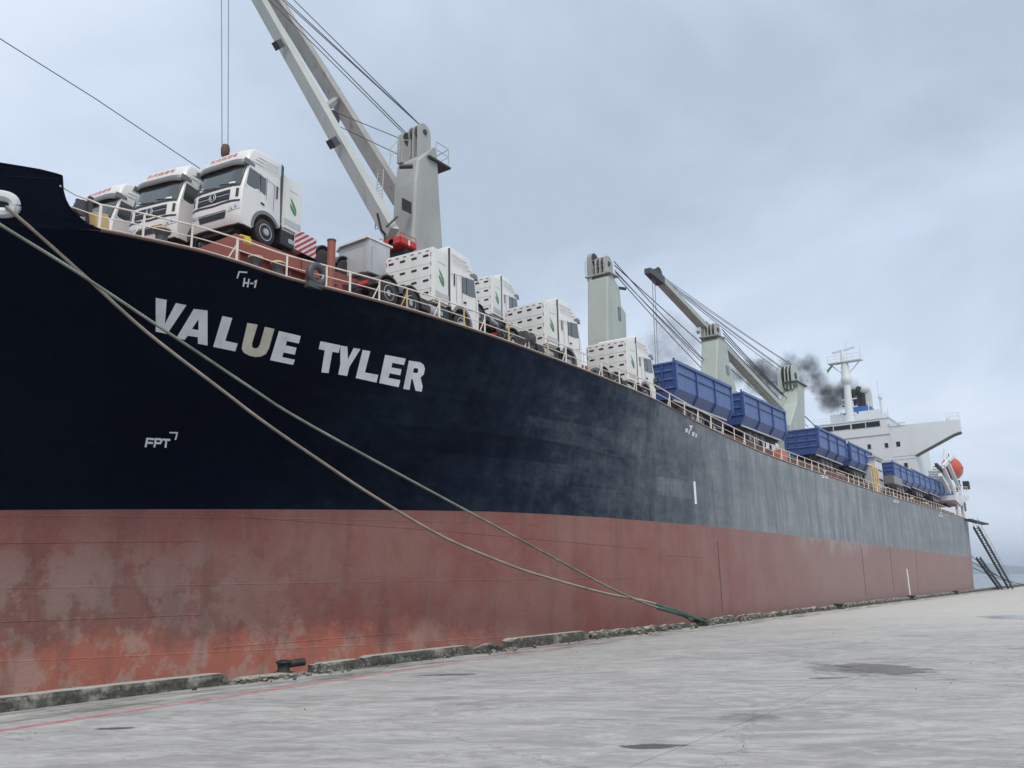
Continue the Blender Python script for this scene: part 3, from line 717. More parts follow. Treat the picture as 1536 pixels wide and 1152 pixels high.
def stroke(mb, pts, w, mat=None):
    for (x0, y0), (x1, y1) in zip(pts, pts[1:]):
        L = math.hypot(x1 - x0, y1 - y0); nx, ny = -(y1 - y0) / L * w / 2, (x1 - x0) / L * w / 2
        ex, ey = (x1 - x0) / L * w * 0.3, (y1 - y0) / L * w * 0.3
        q = [(x0 - ex + nx, y0 - ey + ny), (x1 + ex + nx, y1 + ey + ny), (x1 + ex - nx, y1 + ey - ny), (x0 - ex - nx, y0 - ey - ny)]
        k = 4; vs_ = []
        for i in range(k + 1):
            for a, b in ((q[0], q[1]), (q[3], q[2])):
                vs_.append(on_hull(a[0] + (b[0] - a[0]) * i / k, a[1] + (b[1] - a[1]) * i / k, 0.015))
        mb.add(vs_, [(2 * i, 2 * i + 2, 2 * i + 3, 2 * i + 1) for i in range(k)])
def mark(strokes, ox, oy, s, w, name='hull_mark'):
    mb = MB()
    for st in strokes: stroke(mb, zm(st, ox, oy, s), w)
    return hull_sub(mb, name, 'mark_white')
S1 = 160 / 1536
mark([[(152,640),(180,552),(290,560)]], 340, 350, S1, 2.2)
mark([[(257,645),(240,758)],[(321,660),(301,768)],[(250,708),(310,716)]], 340, 350, S1, 2.4)
mark([[(345,716),(380,721)]], 340, 350, S1, 2.2)
mark([[(402,697),(428,676),(404,775)]], 340, 350, S1, 2.3)
S2 = 500 / 1309
mark([[(572,287),(578,256),(604,258)],[(575,271),(598,273)]], 0, 560, S2, 3.0)
mark([[(606,288),(612,257),(629,258),(634,265),(629,274),(610,273)]], 0, 560, S2, 3.0)
mark([[(638,259),(666,261)],[(653,260),(650,289)]], 0, 560, S2, 3.0)
mark([[(667,232),(696,233),(689,259)]], 0, 560, S2, 2.2)
S3 = 250 / 1516
mark([[(389,660),(414,665)],[(402,664),(400,694)]], 970, 530, S3, 1.5)
mark([[(352,690),(370,696)],[(351,706),(369,712)],[(357,684),(353,718)],[(368,686),(364,720)]], 970, 530, S3, 1.0)
mark([[(387,698),(382,732)]], 970, 530, S3, 1.3)
mark([[(414,722),(432,728)],[(412,738),(430,744)],[(419,716),(415,750)],[(430,718),(426,752)]], 970, 530, S3, 1.0)
mark([[(440,734),(452,736),(452,746),(440,758),(455,762)]], 970, 530, S3, 1.1)
for bx, by, sc in ((1237, 706, 1.0), (1344, 745, 0.8), (1411, 768, 0.6)):
    mark([[(bx - 2.2 * sc, by), (bx + 2.2 * sc, by + 0.6 * sc)], [(bx, by), (bx, by + 5 * sc)]], 0, 0, 1, 1.1 * sc)
    mark([[(bx - 4.5 * sc, by + 7 * sc), (bx - 1 * sc, by + 7.8 * sc)], [(bx - 4.5 * sc, by + 9.5 * sc), (bx - 1 * sc, by + 10.2 * sc)], [(bx + 1 * sc, by + 8 * sc), (bx + 4.5 * sc, by + 9 * sc)], [(bx + 1 * sc, by + 10.4 * sc), (bx + 4.5 * sc, by + 11.4 * sc)]], 0, 0, 1, 1.3 * sc)
mark([[(1041.2, 723), (1043.4, 755)]], 0, 0, 1, 3.0)
# weld seams standing slightly proud of the plating
def seam(pts, r=0.012, mat='hull_navy'):
    mb = MB(); pp = []
    for (x0, y0), (x1, y1) in zip(pts, pts[1:]):
        k = max(6, int(math.hypot(x1 - x0, y1 - y0) / 14))
        for i in range(k): pp.append(on_hull(x0 + (x1 - x0) * i / k, y0 + (y1 - y0) * i / k, 0.0))
    pp.append(on_hull(pts[-1][0], pts[-1][1], 0.0))
    mb.tube(pp, r, 4); mb.build('weld_seam', mat, HULL, False, None, 0, False)
seam([(2, 636), (336, 646)]); seam([(2, 724), (318, 725.5)]); seam([(350, 585), (520, 620), (720, 637), (940, 690)]); seam([(40, 315), (140, 338)])
seam([(310, 772), (650, 795), (975, 824)], 0.014, 'hull_red'); seam([(2, 815), (300, 812)], 0.014, 'hull_red'); seam([(2, 933), (300, 922)], 0.014, 'hull_red'); seam([(320, 972), (600, 950)], 0.014, 'hull_red'); seam([(1000, 833), (1060, 836)], 0.014, 'hull_red')
for a, b in (((1076, 812), (1084, 918)), ((1292, 822), (1299, 893)), ((1334, 820), (1341, 888)), ((1373, 826), (1377, 884))):
    seam([a, b], 0.03, 'deck_edge')

# deck: a cambered sheet from side to side, a little below the top of the plating aft of the forecastle
def deck_mesh():
    mb = MB(); rows = []
    for p in [q for q in P_LIST if q >= -400]:
        D = tabs(D_TAB, p); zd = D[2] if p >= 152 else D[2] - 0.05
        x0 = D[0] - (0.02 if p > 152 else 0.2); w = -33.0 - x0
        rows.append([(x0, D[1], zd - 0.03), (x0 + w * 0.12, D[1], zd + 0.25), (x0 + w * 0.5, D[1], zd + 0.45), (x0 + w * 1.5, D[1], zd + 0.45), (x0 + 2 * w, D[1], zd - 0.03)])
    n = 5
    for r in rows: mb.v += r
    for i in range(len(rows) - 1):
        for j in range(n - 1):
            mb.f.append((i * n + j, (i + 1) * n + j, (i + 1) * n + j + 1, i * n + j + 1)); mb.mi.append(0)
    return mb
spart(deck_mesh(), 'deck', 'oxide_red', fix=False)
# rusty sheer strake along the deck edge
def deck_pt(p, inb=0.0, up=0.0):
    D = tabs(D_TAB, p); return Vector((D[0] - inb, D[1], D[2] + up))
spart(MB().tube([deck_pt(p, 0.01, 0.01) for p in P_LIST if 152 <= p <= 1500], 0.045, 6), 'sheer_strake', 'deck_edge', fix=False)
spart(MB().tube([c5[-1] for c5 in BW], 0.03, 6), 'bulwark_rail', 'hull_navy', fix=False)

# railing
RAIL_H = 0.86
rail = empty('railing'); rail.parent = SHIP; rail.location = OFF
RP = [p * 1.0 for p in range(152, 1451, 3)]
def rail_line(up, r, name, mat, p0=152, p1=1450):
    pts = [deck_pt(p, 0.12, up) for p in RP if p0 <= p <= p1]
    MB().tube(pts, r, 6).build(name, mat, rail, True, None, 0, False)
for up, r in ((RAIL_H, 0.028), (RAIL_H * 0.55, 0.018), (RAIL_H * 0.14, 0.018)):
    rail_line(up, r, 'rail', 'rail_cream')
# top rail swept up to the bulwark
MB().tube([Vector((-23.66, 11.22, 13.62)), Vector((-23.5, 11.6, 13.44)), Vector((-23.3, 11.95, 13.34)), deck_pt(152, 0.12, RAIL_H)], 0.026, 6).build('rail', 'rail_cream', rail, True, None, 0, False)
MB().tube([Vector((-23.45, 11.5, 13.0)), deck_pt(152, 0.12, RAIL_H * 0.55)], 0.018, 6).build('rail', 'rail_cream', rail, True, None, 0, False)
posts = [152, 218, 290, 358, 433, 493, 528, 572, 614, 663, 700, 731, 767, 797, 826, 853, 880, 907, 933, 958, 980]
def p_of_Y(y):
    lo, hi = 152.0, 1500.0
    for _ in range(40):
        mid = (lo + hi) / 2
        if tabs(D_TAB, mid)[1] < y: lo = mid
        else: hi = mid
    return lo
y = 40.4
while y < 140: posts.append(p_of_Y(y)); y += 1.75
for k, p in enumerate(posts):
    b_, t_ = deck_pt(p, 0.12, 0), deck_pt(p, 0.12, RAIL_H)
    mat = 'rail_cream'
    if 600 < p < 860 and k % 2 == 0: mat = 'rail_yellow'
    Yp = tabs(D_TAB, p)[1]
    if 67 < Yp < 75: mat = 'rail_orange'
    if 103 < Yp < 112: mat = 'rail_yellow'
    wide = 0.055 if k % 3 else 0.075
    mb = MB().beam(b_, t_, wide, 0.035, up=(1, 0, 0))
    mb.build('post', mat, rail, False, None, 0, False)
    if k % 2 == 1 or p in (358, 614):
        d = (deck_pt(p + 2, 0.12) - deck_pt(p - 2, 0.12)).normalized()
        MB().beam(b_ - d * 0.32, b_ + (t_ - b_) * 0.8, 0.03, 0.03, up=(1, 0, 0)).build('stay', mat, rail, False, None, 0, False)

# ------------------------------------------------------------------ hatches on deck
HT = 14.72                                      # top of the forward hatch covers
def hatch(y0, y1, x0, x1, top, zdeck, name='hatch'):
    co = spart(MB().box(((x0 + x1) / 2, (y0 + y1) / 2, (top - 0.55 + zdeck) / 2), (x0 - x1, y1 - y0, top - 0.55 - zdeck)), 'hatch_coaming', 'oxide_red')
    n = int((y1 - y0) / 0.75)
    for k in range(n + 1):
        yy = y0 + 0.05 + (y1 - y0 - 0.1) * k / n
        MB().box((x0 + 0.09, yy, (top - 0.75 + zdeck) / 2), (0.18, 0.05, top - 0.75 - zdeck)).build('stiffener', 'oxide_red', co)
    MB().box((x0 + 0.14, (y0 + y1) / 2, top - 0.70), (0.28, y1 - y0, 0.10)).build('coaming_flange', 'oxide_red', co)
    npan = 4
    for k in range(npan):
        a = y0 + (y1 - y0) * k / npan + 0.03; b = y0 + (y1 - y0) * (k + 1) / npan - 0.03
        spart(MB().box(((x0 + x1) / 2, (a + b) / 2, top - 0.27), (x0 - x1 - 0.15, b - a, 0.53)), 'hatch_cover', 'oxide_red')
    return co
hatch(18.0, 30.5, -24.55, -42.0, HT, 12.0)
hatch(34.0, 53.5, -24.4, -42.0, HT, 11.2)
hatch(60.5, 77.0, -24.4, -42.0, 13.2, 10.2)
hatch(85.5, 101.0, -24.4, -42.0, 13.2, 10.2)
hatch(113.5, 141.0, -24.4, -42.0, 13.2, 10.3)
# raised side platforms under the deck cargo
for y0, y1, z in ((20.5, 31.5, 12.0), (30.6, 38.2, 12.35), (37.9, 46.5, 11.28)):
    spart(MB().box((-22.25, (y0 + y1) / 2, z - 0.2), (2.8, y1 - y0 - 0.02, 0.4)), 'side_platform', 'deck_edge')
spart(MB().box((-21.9, 96.5, 11.0), (3.6, 100, 0.9)), 'side_platform', 'deck_edge')

# ------------------------------------------------------------------ cranes
def crane_tower(side_px, Xn, depth, mat, zbot, label):
    mid_px = (min(x for x, y in side_px) + max(x for x, y in side_px)) / 2
    pts = [at_x(x, y, Xn if x > mid_px else Xn - depth) for x, y in side_px]
    poly = [(p.y, p.z) for p in pts]
    y_l, y_r = poly[0][0], poly[-1][0]
    poly = [(y_l - 0.1, zbot)] + poly + [(y_r + 0.1, zbot)]
    cy = sum(p[0] for p in poly) / len(poly); cz = sum(p[1] for p in poly) / len(poly)
    mb = MB(); n = len(poly); ch = 0.12
    def ins(k): return [(cy + (a - cy) * (1 - k / max(0.8, abs(a - cy))) if abs(a - cy) > k else a, b - (k * 0.3 if b > zbot + 1 else 0)) for a, b in poly]
    layers = [(Xn, ins(ch)), (Xn - ch, poly), (Xn - depth + ch, poly), (Xn - depth, ins(ch))]
    for X, pl in layers: mb.v += [(X, a, b) for a, b in pl]
    for L in range(3):
        for i in range(n):
            j = (i + 1) % n; mb.f.append((L * n + i, L * n + j, (L + 1) * n + j, (L + 1) * n + i)); mb.mi.append(0)
    mb.f.append(tuple(range(n))); mb.f.append(tuple(reversed(range(3 * n, 4 * n)))); mb.mi += [0, 0]
    o = spart(mb, 'deck_crane', mat, smooth=False); o['label'] = label
    return o
def cs(mb, name, mat, crane, smooth=False, bevel=0.0): return mb.build(name, mat, crane, smooth, None, bevel)
def cheek(crane, px0, px1, ytop, ybot, Xn, depth, mat, pair_gap=0.5):
    # a pair of round-headed cheek plates with dark sheaves between them
    a, b = at_x(px0, ybot, Xn), at_x(px1, ybot, Xn); t = at_x((px0 + px1) / 2, ytop, Xn)
    w = (b.y - a.y); cy = (a.y + b.y) / 2; r = w / 2; z1 = t.z - r
    prof = [(cy - r * 1.1, a.z - 0.25)] + [(cy - r * math.cos(math.pi * k / 10), z1 + r * math.sin(math.pi * k / 10)) for k in range(11)] + [(cy + r * 1.1, a.z - 0.25)]
    for x in (Xn, Xn - depth * 0.42, Xn - depth * 0.84):
        cs(MB().prism(prof, 'yz', x - 0.12, x), 'cheek_plate', mat, crane)
    for x in (Xn - depth * 0.21, Xn - depth * 0.63):
        cs(MB().lathe([(0.12, -0.16), (r * 0.93, -0.16), (r * 0.82, 0), (r * 0.93, 0.16), (0.12, 0.16)], (x - 0.06, cy, z1), 'x', 20), 'sheave', 'sheave_dark', crane)
    cs(MB().lathe([(r * 0.30, -0.04), (r * 0.30, 0.05)], (Xn + 0.02, cy, z1), 'x', 12), 'sheave_pin', 'sheave_dark', crane)
    return Vector((Xn - depth * 0.3, cy, z1 + r * 0.9))
def small_rail(crane, pts, h, mat='crane_pale', r=0.025):
    mb = MB(); mb.tube([Vector(p) + Vector((0, 0, h)) for p in pts], r, 5); mb.tube([Vector(p) + Vector((0, 0, h * .5)) for p in pts], r * 0.8, 5)
    for p in pts: mb.tube([Vector(p), Vector(p) + Vector((0, 0, h))], r, 5)
    cs(mb, 'guard_rail', mat, crane)
def wire(crane, a, b, r=0.025, mat='wire_dark', sag=0.0, name='wire_rope'):
    a, b = Vector(a), Vector(b); n = 10 if sag else 1
    pts = [a + (b - a) * (i / n) - Vector((0, 0, sag * 4 * (i / n) * (1 - i / n))) for i in range(n + 1)]
    return cs(MB().tube(pts, r, 5), name, mat, crane)

CLX = -31.2; NX = CLX + 1.7
# crane 1, jib raised
c1 = crane_tower([(586, 365), (590, 284), (594, 251), (621, 233), (657, 229), (661, 300), (665, 365)], NX, 1.7, 'crane_grey', 11.5, 'grey crane tower with its jib raised over the forward hatch')
h1a = cheek(c1, 604, 620, 199, 237, NX - 1.35, .35, 'crane_grey'); h1b = cheek(c1, 628, 646, 186, 238, NX - 0.5, .9, 'crane_grey')
q0, q1 = at_x(640, 231, NX), at_x(667, 239, NX)
cs(MB().box((NX - 0.8, (q0.y + q1.y) / 2 + 0.2, q0.z - 0.15), (2.0, q1.y - q0.y + 0.3, 0.12)), 'platform', 'sheave_dark', c1)
small_rail(c1, [(NX + 0.3, q0.y + 0.5, q0.z - .1), (NX + 0.3, q1.y, q0.z - .1), (NX - 0.8, q1.y + .2, q0.z - .1), (NX - 1.7, q1.y + .2, q0.z - .1)], 1.0)
g0, g1 = at_x(594, 248, NX), at_x(606, 238, NX)
small_rail(c1, [(NX - 0.2, g0.y - 0.25, g0.z), (NX - 0.2, g1.y - 0.2, g1.z + 0.15), (NX - 0.2, g1.y + .7, g1.z + .5)], 1.0)
# louvred opening and lamp on the tower side
l0, l1 = at_x(602.5, 297, NX), at_x(616, 321, NX)
cs(MB().box((NX + 0.03, (l0.y + l1.y) / 2, (l0.z + l1.z) / 2), (0.06, l1.y - l0.y, l0.z - l1.z)), 'louvre', 'sheave_dark', c1)
for k in range(5):
    zz_ = l1.z + (l0.z - l1.z) * (k + 0.5) / 5
    cs(MB().box((NX + 0.07, (l0.y + l1.y) / 2, zz_), (0.05, (l1.y - l0.y) * .96, 0.06), rot=(0, R(35), 0)), 'louvre_slat', 'fitting_grey', c1)
a_ = at_x(597, 251, NX); b_ = at_x(605, 255, NX)
cs(MB().tube([a_ + Vector((0.1, 0, 0)), b_ + Vector((0.7, 0, 0))], 0.13, 8), 'floodlight', 'sheave_dark', c1)
# ladder up the front of the tower
lad = MB()
for dx in (0.0, 0.42):
    lad.tube([Vector((NX - 0.5 - dx, at_x(587, 300, NX).y - 0.25, at_x(587, 340, NX).z)), Vector((NX - 0.5 - dx, at_x(588, 256, NX).y - 0.15, at_x(588, 252, NX).z))], 0.03, 5)
_za, _zb = at_x(587, 340, NX).z, at_x(588, 252, NX).z
for k in range(18):
    zq = _za + (_zb - _za) * k / 17; yq = at_x(587, 300, NX).y - 0.25 + 0.1 * k / 17
    lad.tube([Vector((NX - 0.5, yq, zq)), Vector((NX - 0.92, yq, zq))], 0.02, 5)
cs(lad, 'ladder', 'crane_pale', c1)
# the jib: two legs running out over the far side of the hatch
TIPX = -44.0
tip1 = at_x(330, -40, TIPX)
def jib_pt(px, py, X): return at_x(px, py, X)
footL = at_x(588, 352, NX + 0.45); footR = at_x(600, 300, CLX - 1.2)
dirv = (tip1 - (footL + footR) / 2); perp = Vector((dirv.y, -dirv.x, 0)).normalized()
if perp.y > 0: perp = -perp
topL = at_x(389, 0, -41.3); topR = at_x(413, 0, -41.9)
topL = footL + (topL - footL) * 1.12; topR = footR + (topR - footR) * 1.12
legL = cs(MB().beam(footL, topL, 0.50, 0.85, up=(0.5, -0.3, 1), w2=0.48, h2=0.85), 'jib_leg', 'crane_pale', c1)
legR = cs(MB().beam(footR, topR, 0.50, 0.95, up=(0.5, -0.3, 1), w2=0.48, h2=0.9), 'jib_leg', 'crane_rusty', c1)
for f_ in (0.30, 0.68):                          # cable brackets under the jib
    p_ = footL + (topL - footL) * f_
    cs(MB().box(p_ + Vector((0.2, -0.75, -0.35)), (0.45, 0.5, 0.5), rot=(0.8, 0, 0)), 'bracket', 'fitting_grey', c1)
for f_ in (0.42, 0.97):
    cs(MB().beam(footL + (topL - footL) * f_, footR + (topR - footR) * f_, 0.35, 0.35), 'cross_tie', 'crane_grey', c1)
shv = footL + (topL - footL) * 0.40 + Vector((0.1, 0.55, 0.15))
cs(MB().lathe([(0.1, -0.12), (0.42, -0.12), (0.36, 0), (0.42, 0.12), (0.1, 0.12)], shv, 'x', 18), 'sheave', 'sheave_dark', c1)
topT = (topL + topR) / 2 + (tip1 - (topL + topR) / 2) * 0.35
cs(MB().beam(topL, tip1, 0.5, 0.9), 'jib_head', 'crane_pale', c1); cs(MB().beam(topR, tip1, 0.5, 0.9), 'jib_head', 'crane_pale', c1)
for tgt, src in (((413, 0), h1a), ((424, 0), h1b), ((428, 0), h1b), ((441, 0), h1b)):
    q = at_x(tgt[0], tgt[1], -40.0); d = q - src
    wire(c1, src, src + d * 1.25, 0.032)
wire(c1, h1a + Vector((0.2, 0, -0.4)), at_x(404, 0, -40.5) + (at_x(404, 0, -40.5) - h1a) * 0.2, 0.03)
wire(c1, h1a + Vector((0, -.2, -0.5)), shv + Vector((0, 0, 0.40)), 0.025); wire(c1, h1a + Vector((0, -.3, -1.6)), shv + Vector((0, 0, -0.40)), 0.025)
# small lettering along the jib leg
_du = (topL - footL).normalized()
for k in range(7):
    if k == 3: continue
    p_ = footL + _du * (3.2 + 0.36 * k) + Vector((0.36, -0.02, 0.0))
    cs(MB().box(p_, (0.02, 0.12, 0.26), rot=(R(-28), 0, 0)), 'jib_lettering', 'fitting_grey', c1)
# hook block hanging on two falls
hk = at_x(338, 225, TIPX)
for px in (332, 343):
    wire(c1, at_x(px, -40, TIPX), at_x(px + (1 if px < 340 else -1), 220, TIPX), 0.03, 'wire_pale', name='hoist_wire')
hb = cs(MB().lathe([(0.10, 0.40), (0.24, 0.32), (0.30, 0.05), (0.27, -0.35), (0.12, -0.6)], hk, 'z', 10), 'hook_block', 'deck_edge', c1, True)
cs(MB().torus(hk - Vector((0, 0, 0.75)), 0.25, 0.07, 'x', 16, 6), 'hook', 'sheave_dark', c1)
# jib stay lamp and hoses at the foot
cs(MB().tube([at_x(580, 340, NX + .8), at_x(596, 325, NX + .8)], 0.06, 6), 'strut', 'sheave_dark', c1)
cs(MB().tube([at_x(566, 320, NX + .9), at_x(572, 345, NX + .9), at_x(578, 352, NX + 0.8), at_x(577, 365, NX + .8)], 0.07, 6), 'hose', 'sheave_dark', c1)

# crane 2, jib stowed aft
c2 = crane_tower([(880.8, 511), (880.8, 423), (887, 417), (921, 418), (930, 432), (933, 459.6), (939.6, 470), (941, 511)], NX, 1.8, 'crane_green', 11, 'pale green crane tower with jib stowed low towards the stern')
h2a = cheek(c2, 888, 899, 381, 417, NX - 1.45, .35, 'crane_grey'); h2b = cheek(c2, 908, 920, 385, 420, NX - 0.4, .9, 'crane_grey')
q0, q1 = at_x(879, 416, NX - 1.8), at_x(922, 416, NX)
cs(MB().box((NX - 0.9, (q0.y + q1.y) / 2 + .3, q0.z + 0.1), (2.2, q1.y - q0.y + 0.2, 0.10)), 'platform', 'crane_grey', c2)
small_rail(c2, [(NX + 0.1, q0.y + .1, q0.z + .1), (NX - 1.0, q0.y + .1, q0.z + .1), (NX - 1.9, q0.y + .1, q0.z + .1)], 1.2)
w0, w1 = at_x(927, 460, NX), at_x(931.5, 481, NX)
cs(MB().box((NX + 0.02, (w0.y + w1.y) / 2, (w0.z + w1.z) / 2), (0.06, w1.y - w0.y, w0.z - w1.z)), 'cab_window', 'dark_glass', c2)
lp = at_x(929, 432, NX); cs(MB().tube([lp, lp + Vector((0.3, 0.5, 0))], 0.13, 8), 'floodlight', 'sheave_dark', c2)
j2a, j2b = at_x(941, 548, CLX), at_x(1160, 632, CLX - 0.5)
for dx in (0.9, -0.9):
    cs(MB().beam(j2a + Vector((dx, 0, 0)), j2b + Vector((dx * .6, 0, 0)), 0.5, 0.8), 'jib_leg', 'crane_green', c2)
for k, (a, b) in enumerate((((921, 392), (1118, 603)), ((922, 405), (1108, 597)), ((923, 408), (1124, 605)), ((924, 413), (1100, 600)), ((922, 398), (1200, 642)))):
    wire(c2, at_x(a[0], a[1], NX - 0.8 - 0.3 * k), at_x(b[0], b[1], CLX - 0.3 * k), 0.04 if k < 4 else 0.045, sag=0.25, mat='wire_dark' if k != 1 else 'wire_pale')

# crane 3, jib stowed aft
c3 = crane_tower([(1050, 580), (1052, 515), (1055, 508), (1084, 507), (1091, 520), (1097, 558), (1104, 580)], NX, 1.7, 'crane_green', 11, 'pale green crane tower standing behind the blue tipper bins')
cheek(c3, 1058, 1066.5, 483.5, 509, NX - 1.4, .35, 'crane_grey'); cheek(c3, 1074, 1082, 485.5, 512, NX - 0.4, .9, 'crane_grey')
q0, q1 = at_x(1051, 508, NX - 1.7), at_x(1086, 508, NX)
cs(MB().box((NX - .85, (q0.y + q1.y) / 2, q0.z + 0.1), (2.0, q1.y - q0.y + 0.2, 0.10)), 'platform', 'crane_grey', c3)
w0, w1 = at_x(1089, 548, NX), at_x(1094, 563, NX)
cs(MB().box((NX + 0.02, (w0.y + w1.y) / 2, (w0.z + w1.z) / 2), (0.06, w1.y - w0.y, w0.z - w1.z)), 'cab_window', 'dark_glass', c3)
j3a, j3b = at_x(1103, 612, CLX), at_x(1238, 668, CLX - 0.5)
for dx in (0.9, -0.9):
    cs(MB().beam(j3a + Vector((dx, 0, 0)), j3b + Vector((dx * .6, 0, 0)), 0.5, 0.8), 'jib_leg', 'crane_green', c3)
for k, (a, b) in enumerate((((1083, 494), (1224, 640)), ((1085, 500), (1228, 644)), ((1086, 505), (1205, 622)), ((1086, 510), (1212, 640)))):
    wire(c3, at_x(a[0], a[1], NX - 0.6 - 0.5 * k), at_x(b[0], b[1], CLX - 0.4 * k), 0.05, sag=0.25)

# crane 4, jib raised forwards
c4 = crane_tower([(1160, 640), (1171, 606), (1173, 582), (1195, 573), (1206.5, 573), (1208, 640)], NX, 2.0, 'crane_green', 11, 'pale green crane tower farthest aft, jib raised forward past the black smoke')
cheek(c4, 1173, 1184, 551.5, 585, NX - 1.7, .35, 'crane_green'); cheek(c4, 1189.5, 1200, 548.5, 580, NX - 0.5, 1.0, 'crane_green')
q0, q1 = at_x(1195, 573, NX), at_x(1207, 573, NX)
cs(MB().box((NX - 1, (q0.y + q1.y) / 2, q0.z + .1), (2.4, q1.y - q0.y + .6, .15)), 'platform', 'fitting_grey', c4)
lp = at_x(1180, 584, NX + .1); cs(MB().lathe([(0.05, -.2), (.3, 0), (.05, .2)], lp, 'x', 10), 'floodlight', 'sheave_dark', c4)
foot4 = at_x(1170, 612, CLX); tip4 = at_x(987, 418, CLX)
d4 = (tip4 - foot4)
for dx, m_ in ((1.0, 'crane_green'), (-1.0, 'crane_green')):
    cs(MB().beam(foot4 + Vector((dx * .32, 0, 0)), tip4 + Vector((dx * .24, 0, 0)), 0.36, 0.6, w2=0.34, h2=0.5), 'jib_leg', m_, c4)
hd = at_x(971, 406, CLX)
cs(MB().beam(tip4 - d4.normalized() * 0.5, hd, 0.9, 0.75, w2=0.6, h2=0.5), 'jib_head', 'fitting_grey', c4)
cs(MB().lathe([(0.1, -.35), (.65, -.35), (.55, 0), (.65, .35), (.1, .35)], at_x(984, 412, CLX), 'x', 16), 'sheave', 'sheave_dark', c4)
br_ = at_x(1045, 493, CLX); cs(MB().box(br_ + Vector((.3, -.2, -.3)), (.3, .7, .35), rot=(.8, 0, 0)), 'bracket', 'crane_green', c4)
for k, (a, b) in enumerate((((990, 413), (1176, 553)), ((992, 417), (1178, 556)), ((990, 412), (1192, 550)), ((994, 420), (1175, 560)), ((989, 415), (1194, 552)))):
    wire(c4, at_x(a[0], a[1], CLX - 0.2 * k), at_x(b[0], b[1], NX - 0.5 - 0.5 * k), 0.035, sag=0.15, mat='wire_dark' if k % 2 else 'wire_pale')
for px in (978.5, 982):
    wire(c4, at_x(px, 418, CLX), at_x(px + 6, 575, CLX), 0.035, 'wire_pale', name='hoist_wire')

# stay wire from the foremast and fore deck gear
spart(MB().tube([at_x(-40, 33, -36), at_x(140, 146, -36), at_x(300, 253, -36)], 0.022, 5), 'stay_wire', 'wire_dark')
wl = spart(MB().lathe([(0.0, -.5), (.26, -.5), (.26, -.4), (.18, -.38), (.18, .38), (.26, .4), (.26, .5), (0, .5)], at_x(112, 318, -25.0), 'x', 16), 'windlass', 'fitting_grey')
for dx in (-.4, .1, .55):
    MB().box(at_x(112, 318, -25.0) + Vector((dx, dx * .3, -.15)), (.12, .14, 1.1)).build('windlass_frame', 'sheave_dark', wl)
yb = spart(MB().box(at_x(146, 333, -24.4), (0.4, 0.5, 0.5), rot=(.2, 0, .2)), 'locker', 'rail_yellow')

# mooring bitts and fairleads at the deck edge
def bitt(px, py, X, r=0.3, h=0.6):
    c = at_x(px, py, X)
    b = spart(MB().lathe([(r * 1.25, -h - .05), (r * 1.25, -h), (r * 0.95, -h * .95), (r * .8, -h * .6), (r * .85, -h * .3), (r * 1.25, -.08), (r * 1.3, -.03)], c, 'z', 20), 'mooring_bitt', 'fitting_grey', True)
    MB().lathe([(r * 1.3, -.03), (r * 1.22, 0.03), (0, 0.05)], c, 'z', 20).build('bitt_cap', 'rail_yellow', b, True)
bitt(383.5, 387, -22.1, .2); bitt(417.5, 395.5, -21.9, .2)
bitt(243, 345, -23.0, .22)
ch = at_x(475, 412, -21.0)
co_ = spart(MB().torus(ch, 0.31, 0.13, 'x', 24, 10, 1.0), 'panama_chock', 'fitting_grey', True)
MB().box(ch + Vector((-.05, .05, -0.44)), (.35, 0.95, .2)).build('chock_base', 'fitting_grey', co_)
sp_ = at_x(497.5, 362, -22.0); sb_ = at_x(499, 430, -22.0)
po_ = spart(MB().lathe([(.15, 0), (.15, sp_.z - sb_.z + .6)], Vector((-22.0, sp_.y, sb_.z - .6)), 'z', 16), 'red_post', 'oxide_red', True)
MB().lathe([(.17, 0), (.17, .05), (.05, .09)], Vector((-22.0, sp_.y, sp_.z)), 'z', 16).build('post_cap', 'deck_edge', po_, True)
yb2 = at_x(371, 362, -21.9)
bx_ = spart(MB().box(yb2, (.12, .26, .24), rot=(0, 0, 0)), 'rail_box', 'bright_yellow', bevel=0.02)
MB().tube([yb2 + Vector((0, -.3, .12)), yb2 + Vector((0, .1, .16))], .03, 6).build('box_strap', 'bright_yellow', bx_)
# bow fairlead in the bulwark
fl = []
for k in range(28):
    a = 2 * math.pi * k / 28
    cxx, sxx = math.cos(a), math.sin(a)
    px = -6 + (1 if cxx > 0 else -1) * 30 * abs(cxx) ** 0.6; py = 306 + 13 * (1 if sxx > 0 else -1) * abs(sxx) ** 0.8 + (px + 6) * 0.10
    fl.append(on_hull(px, py, 0.06))
fo = MB().tube(fl + [fl[0]], 0.16, 8, caps=False).build('fairlead', 'house_white', HULL, True, None, 0, False)
inner = [on_hull(-6 + 27 * math.cos(2 * math.pi * k / 20), 306 + 10 * math.sin(2 * math.pi * k / 20) + 2.7 * math.cos(2 * math.pi * k / 20), 0.02) for k in range(20)]
MB().add(inner, [tuple(range(20))]).build('fairlead_opening', 'soot_black', HULL, False, None, 0, False)

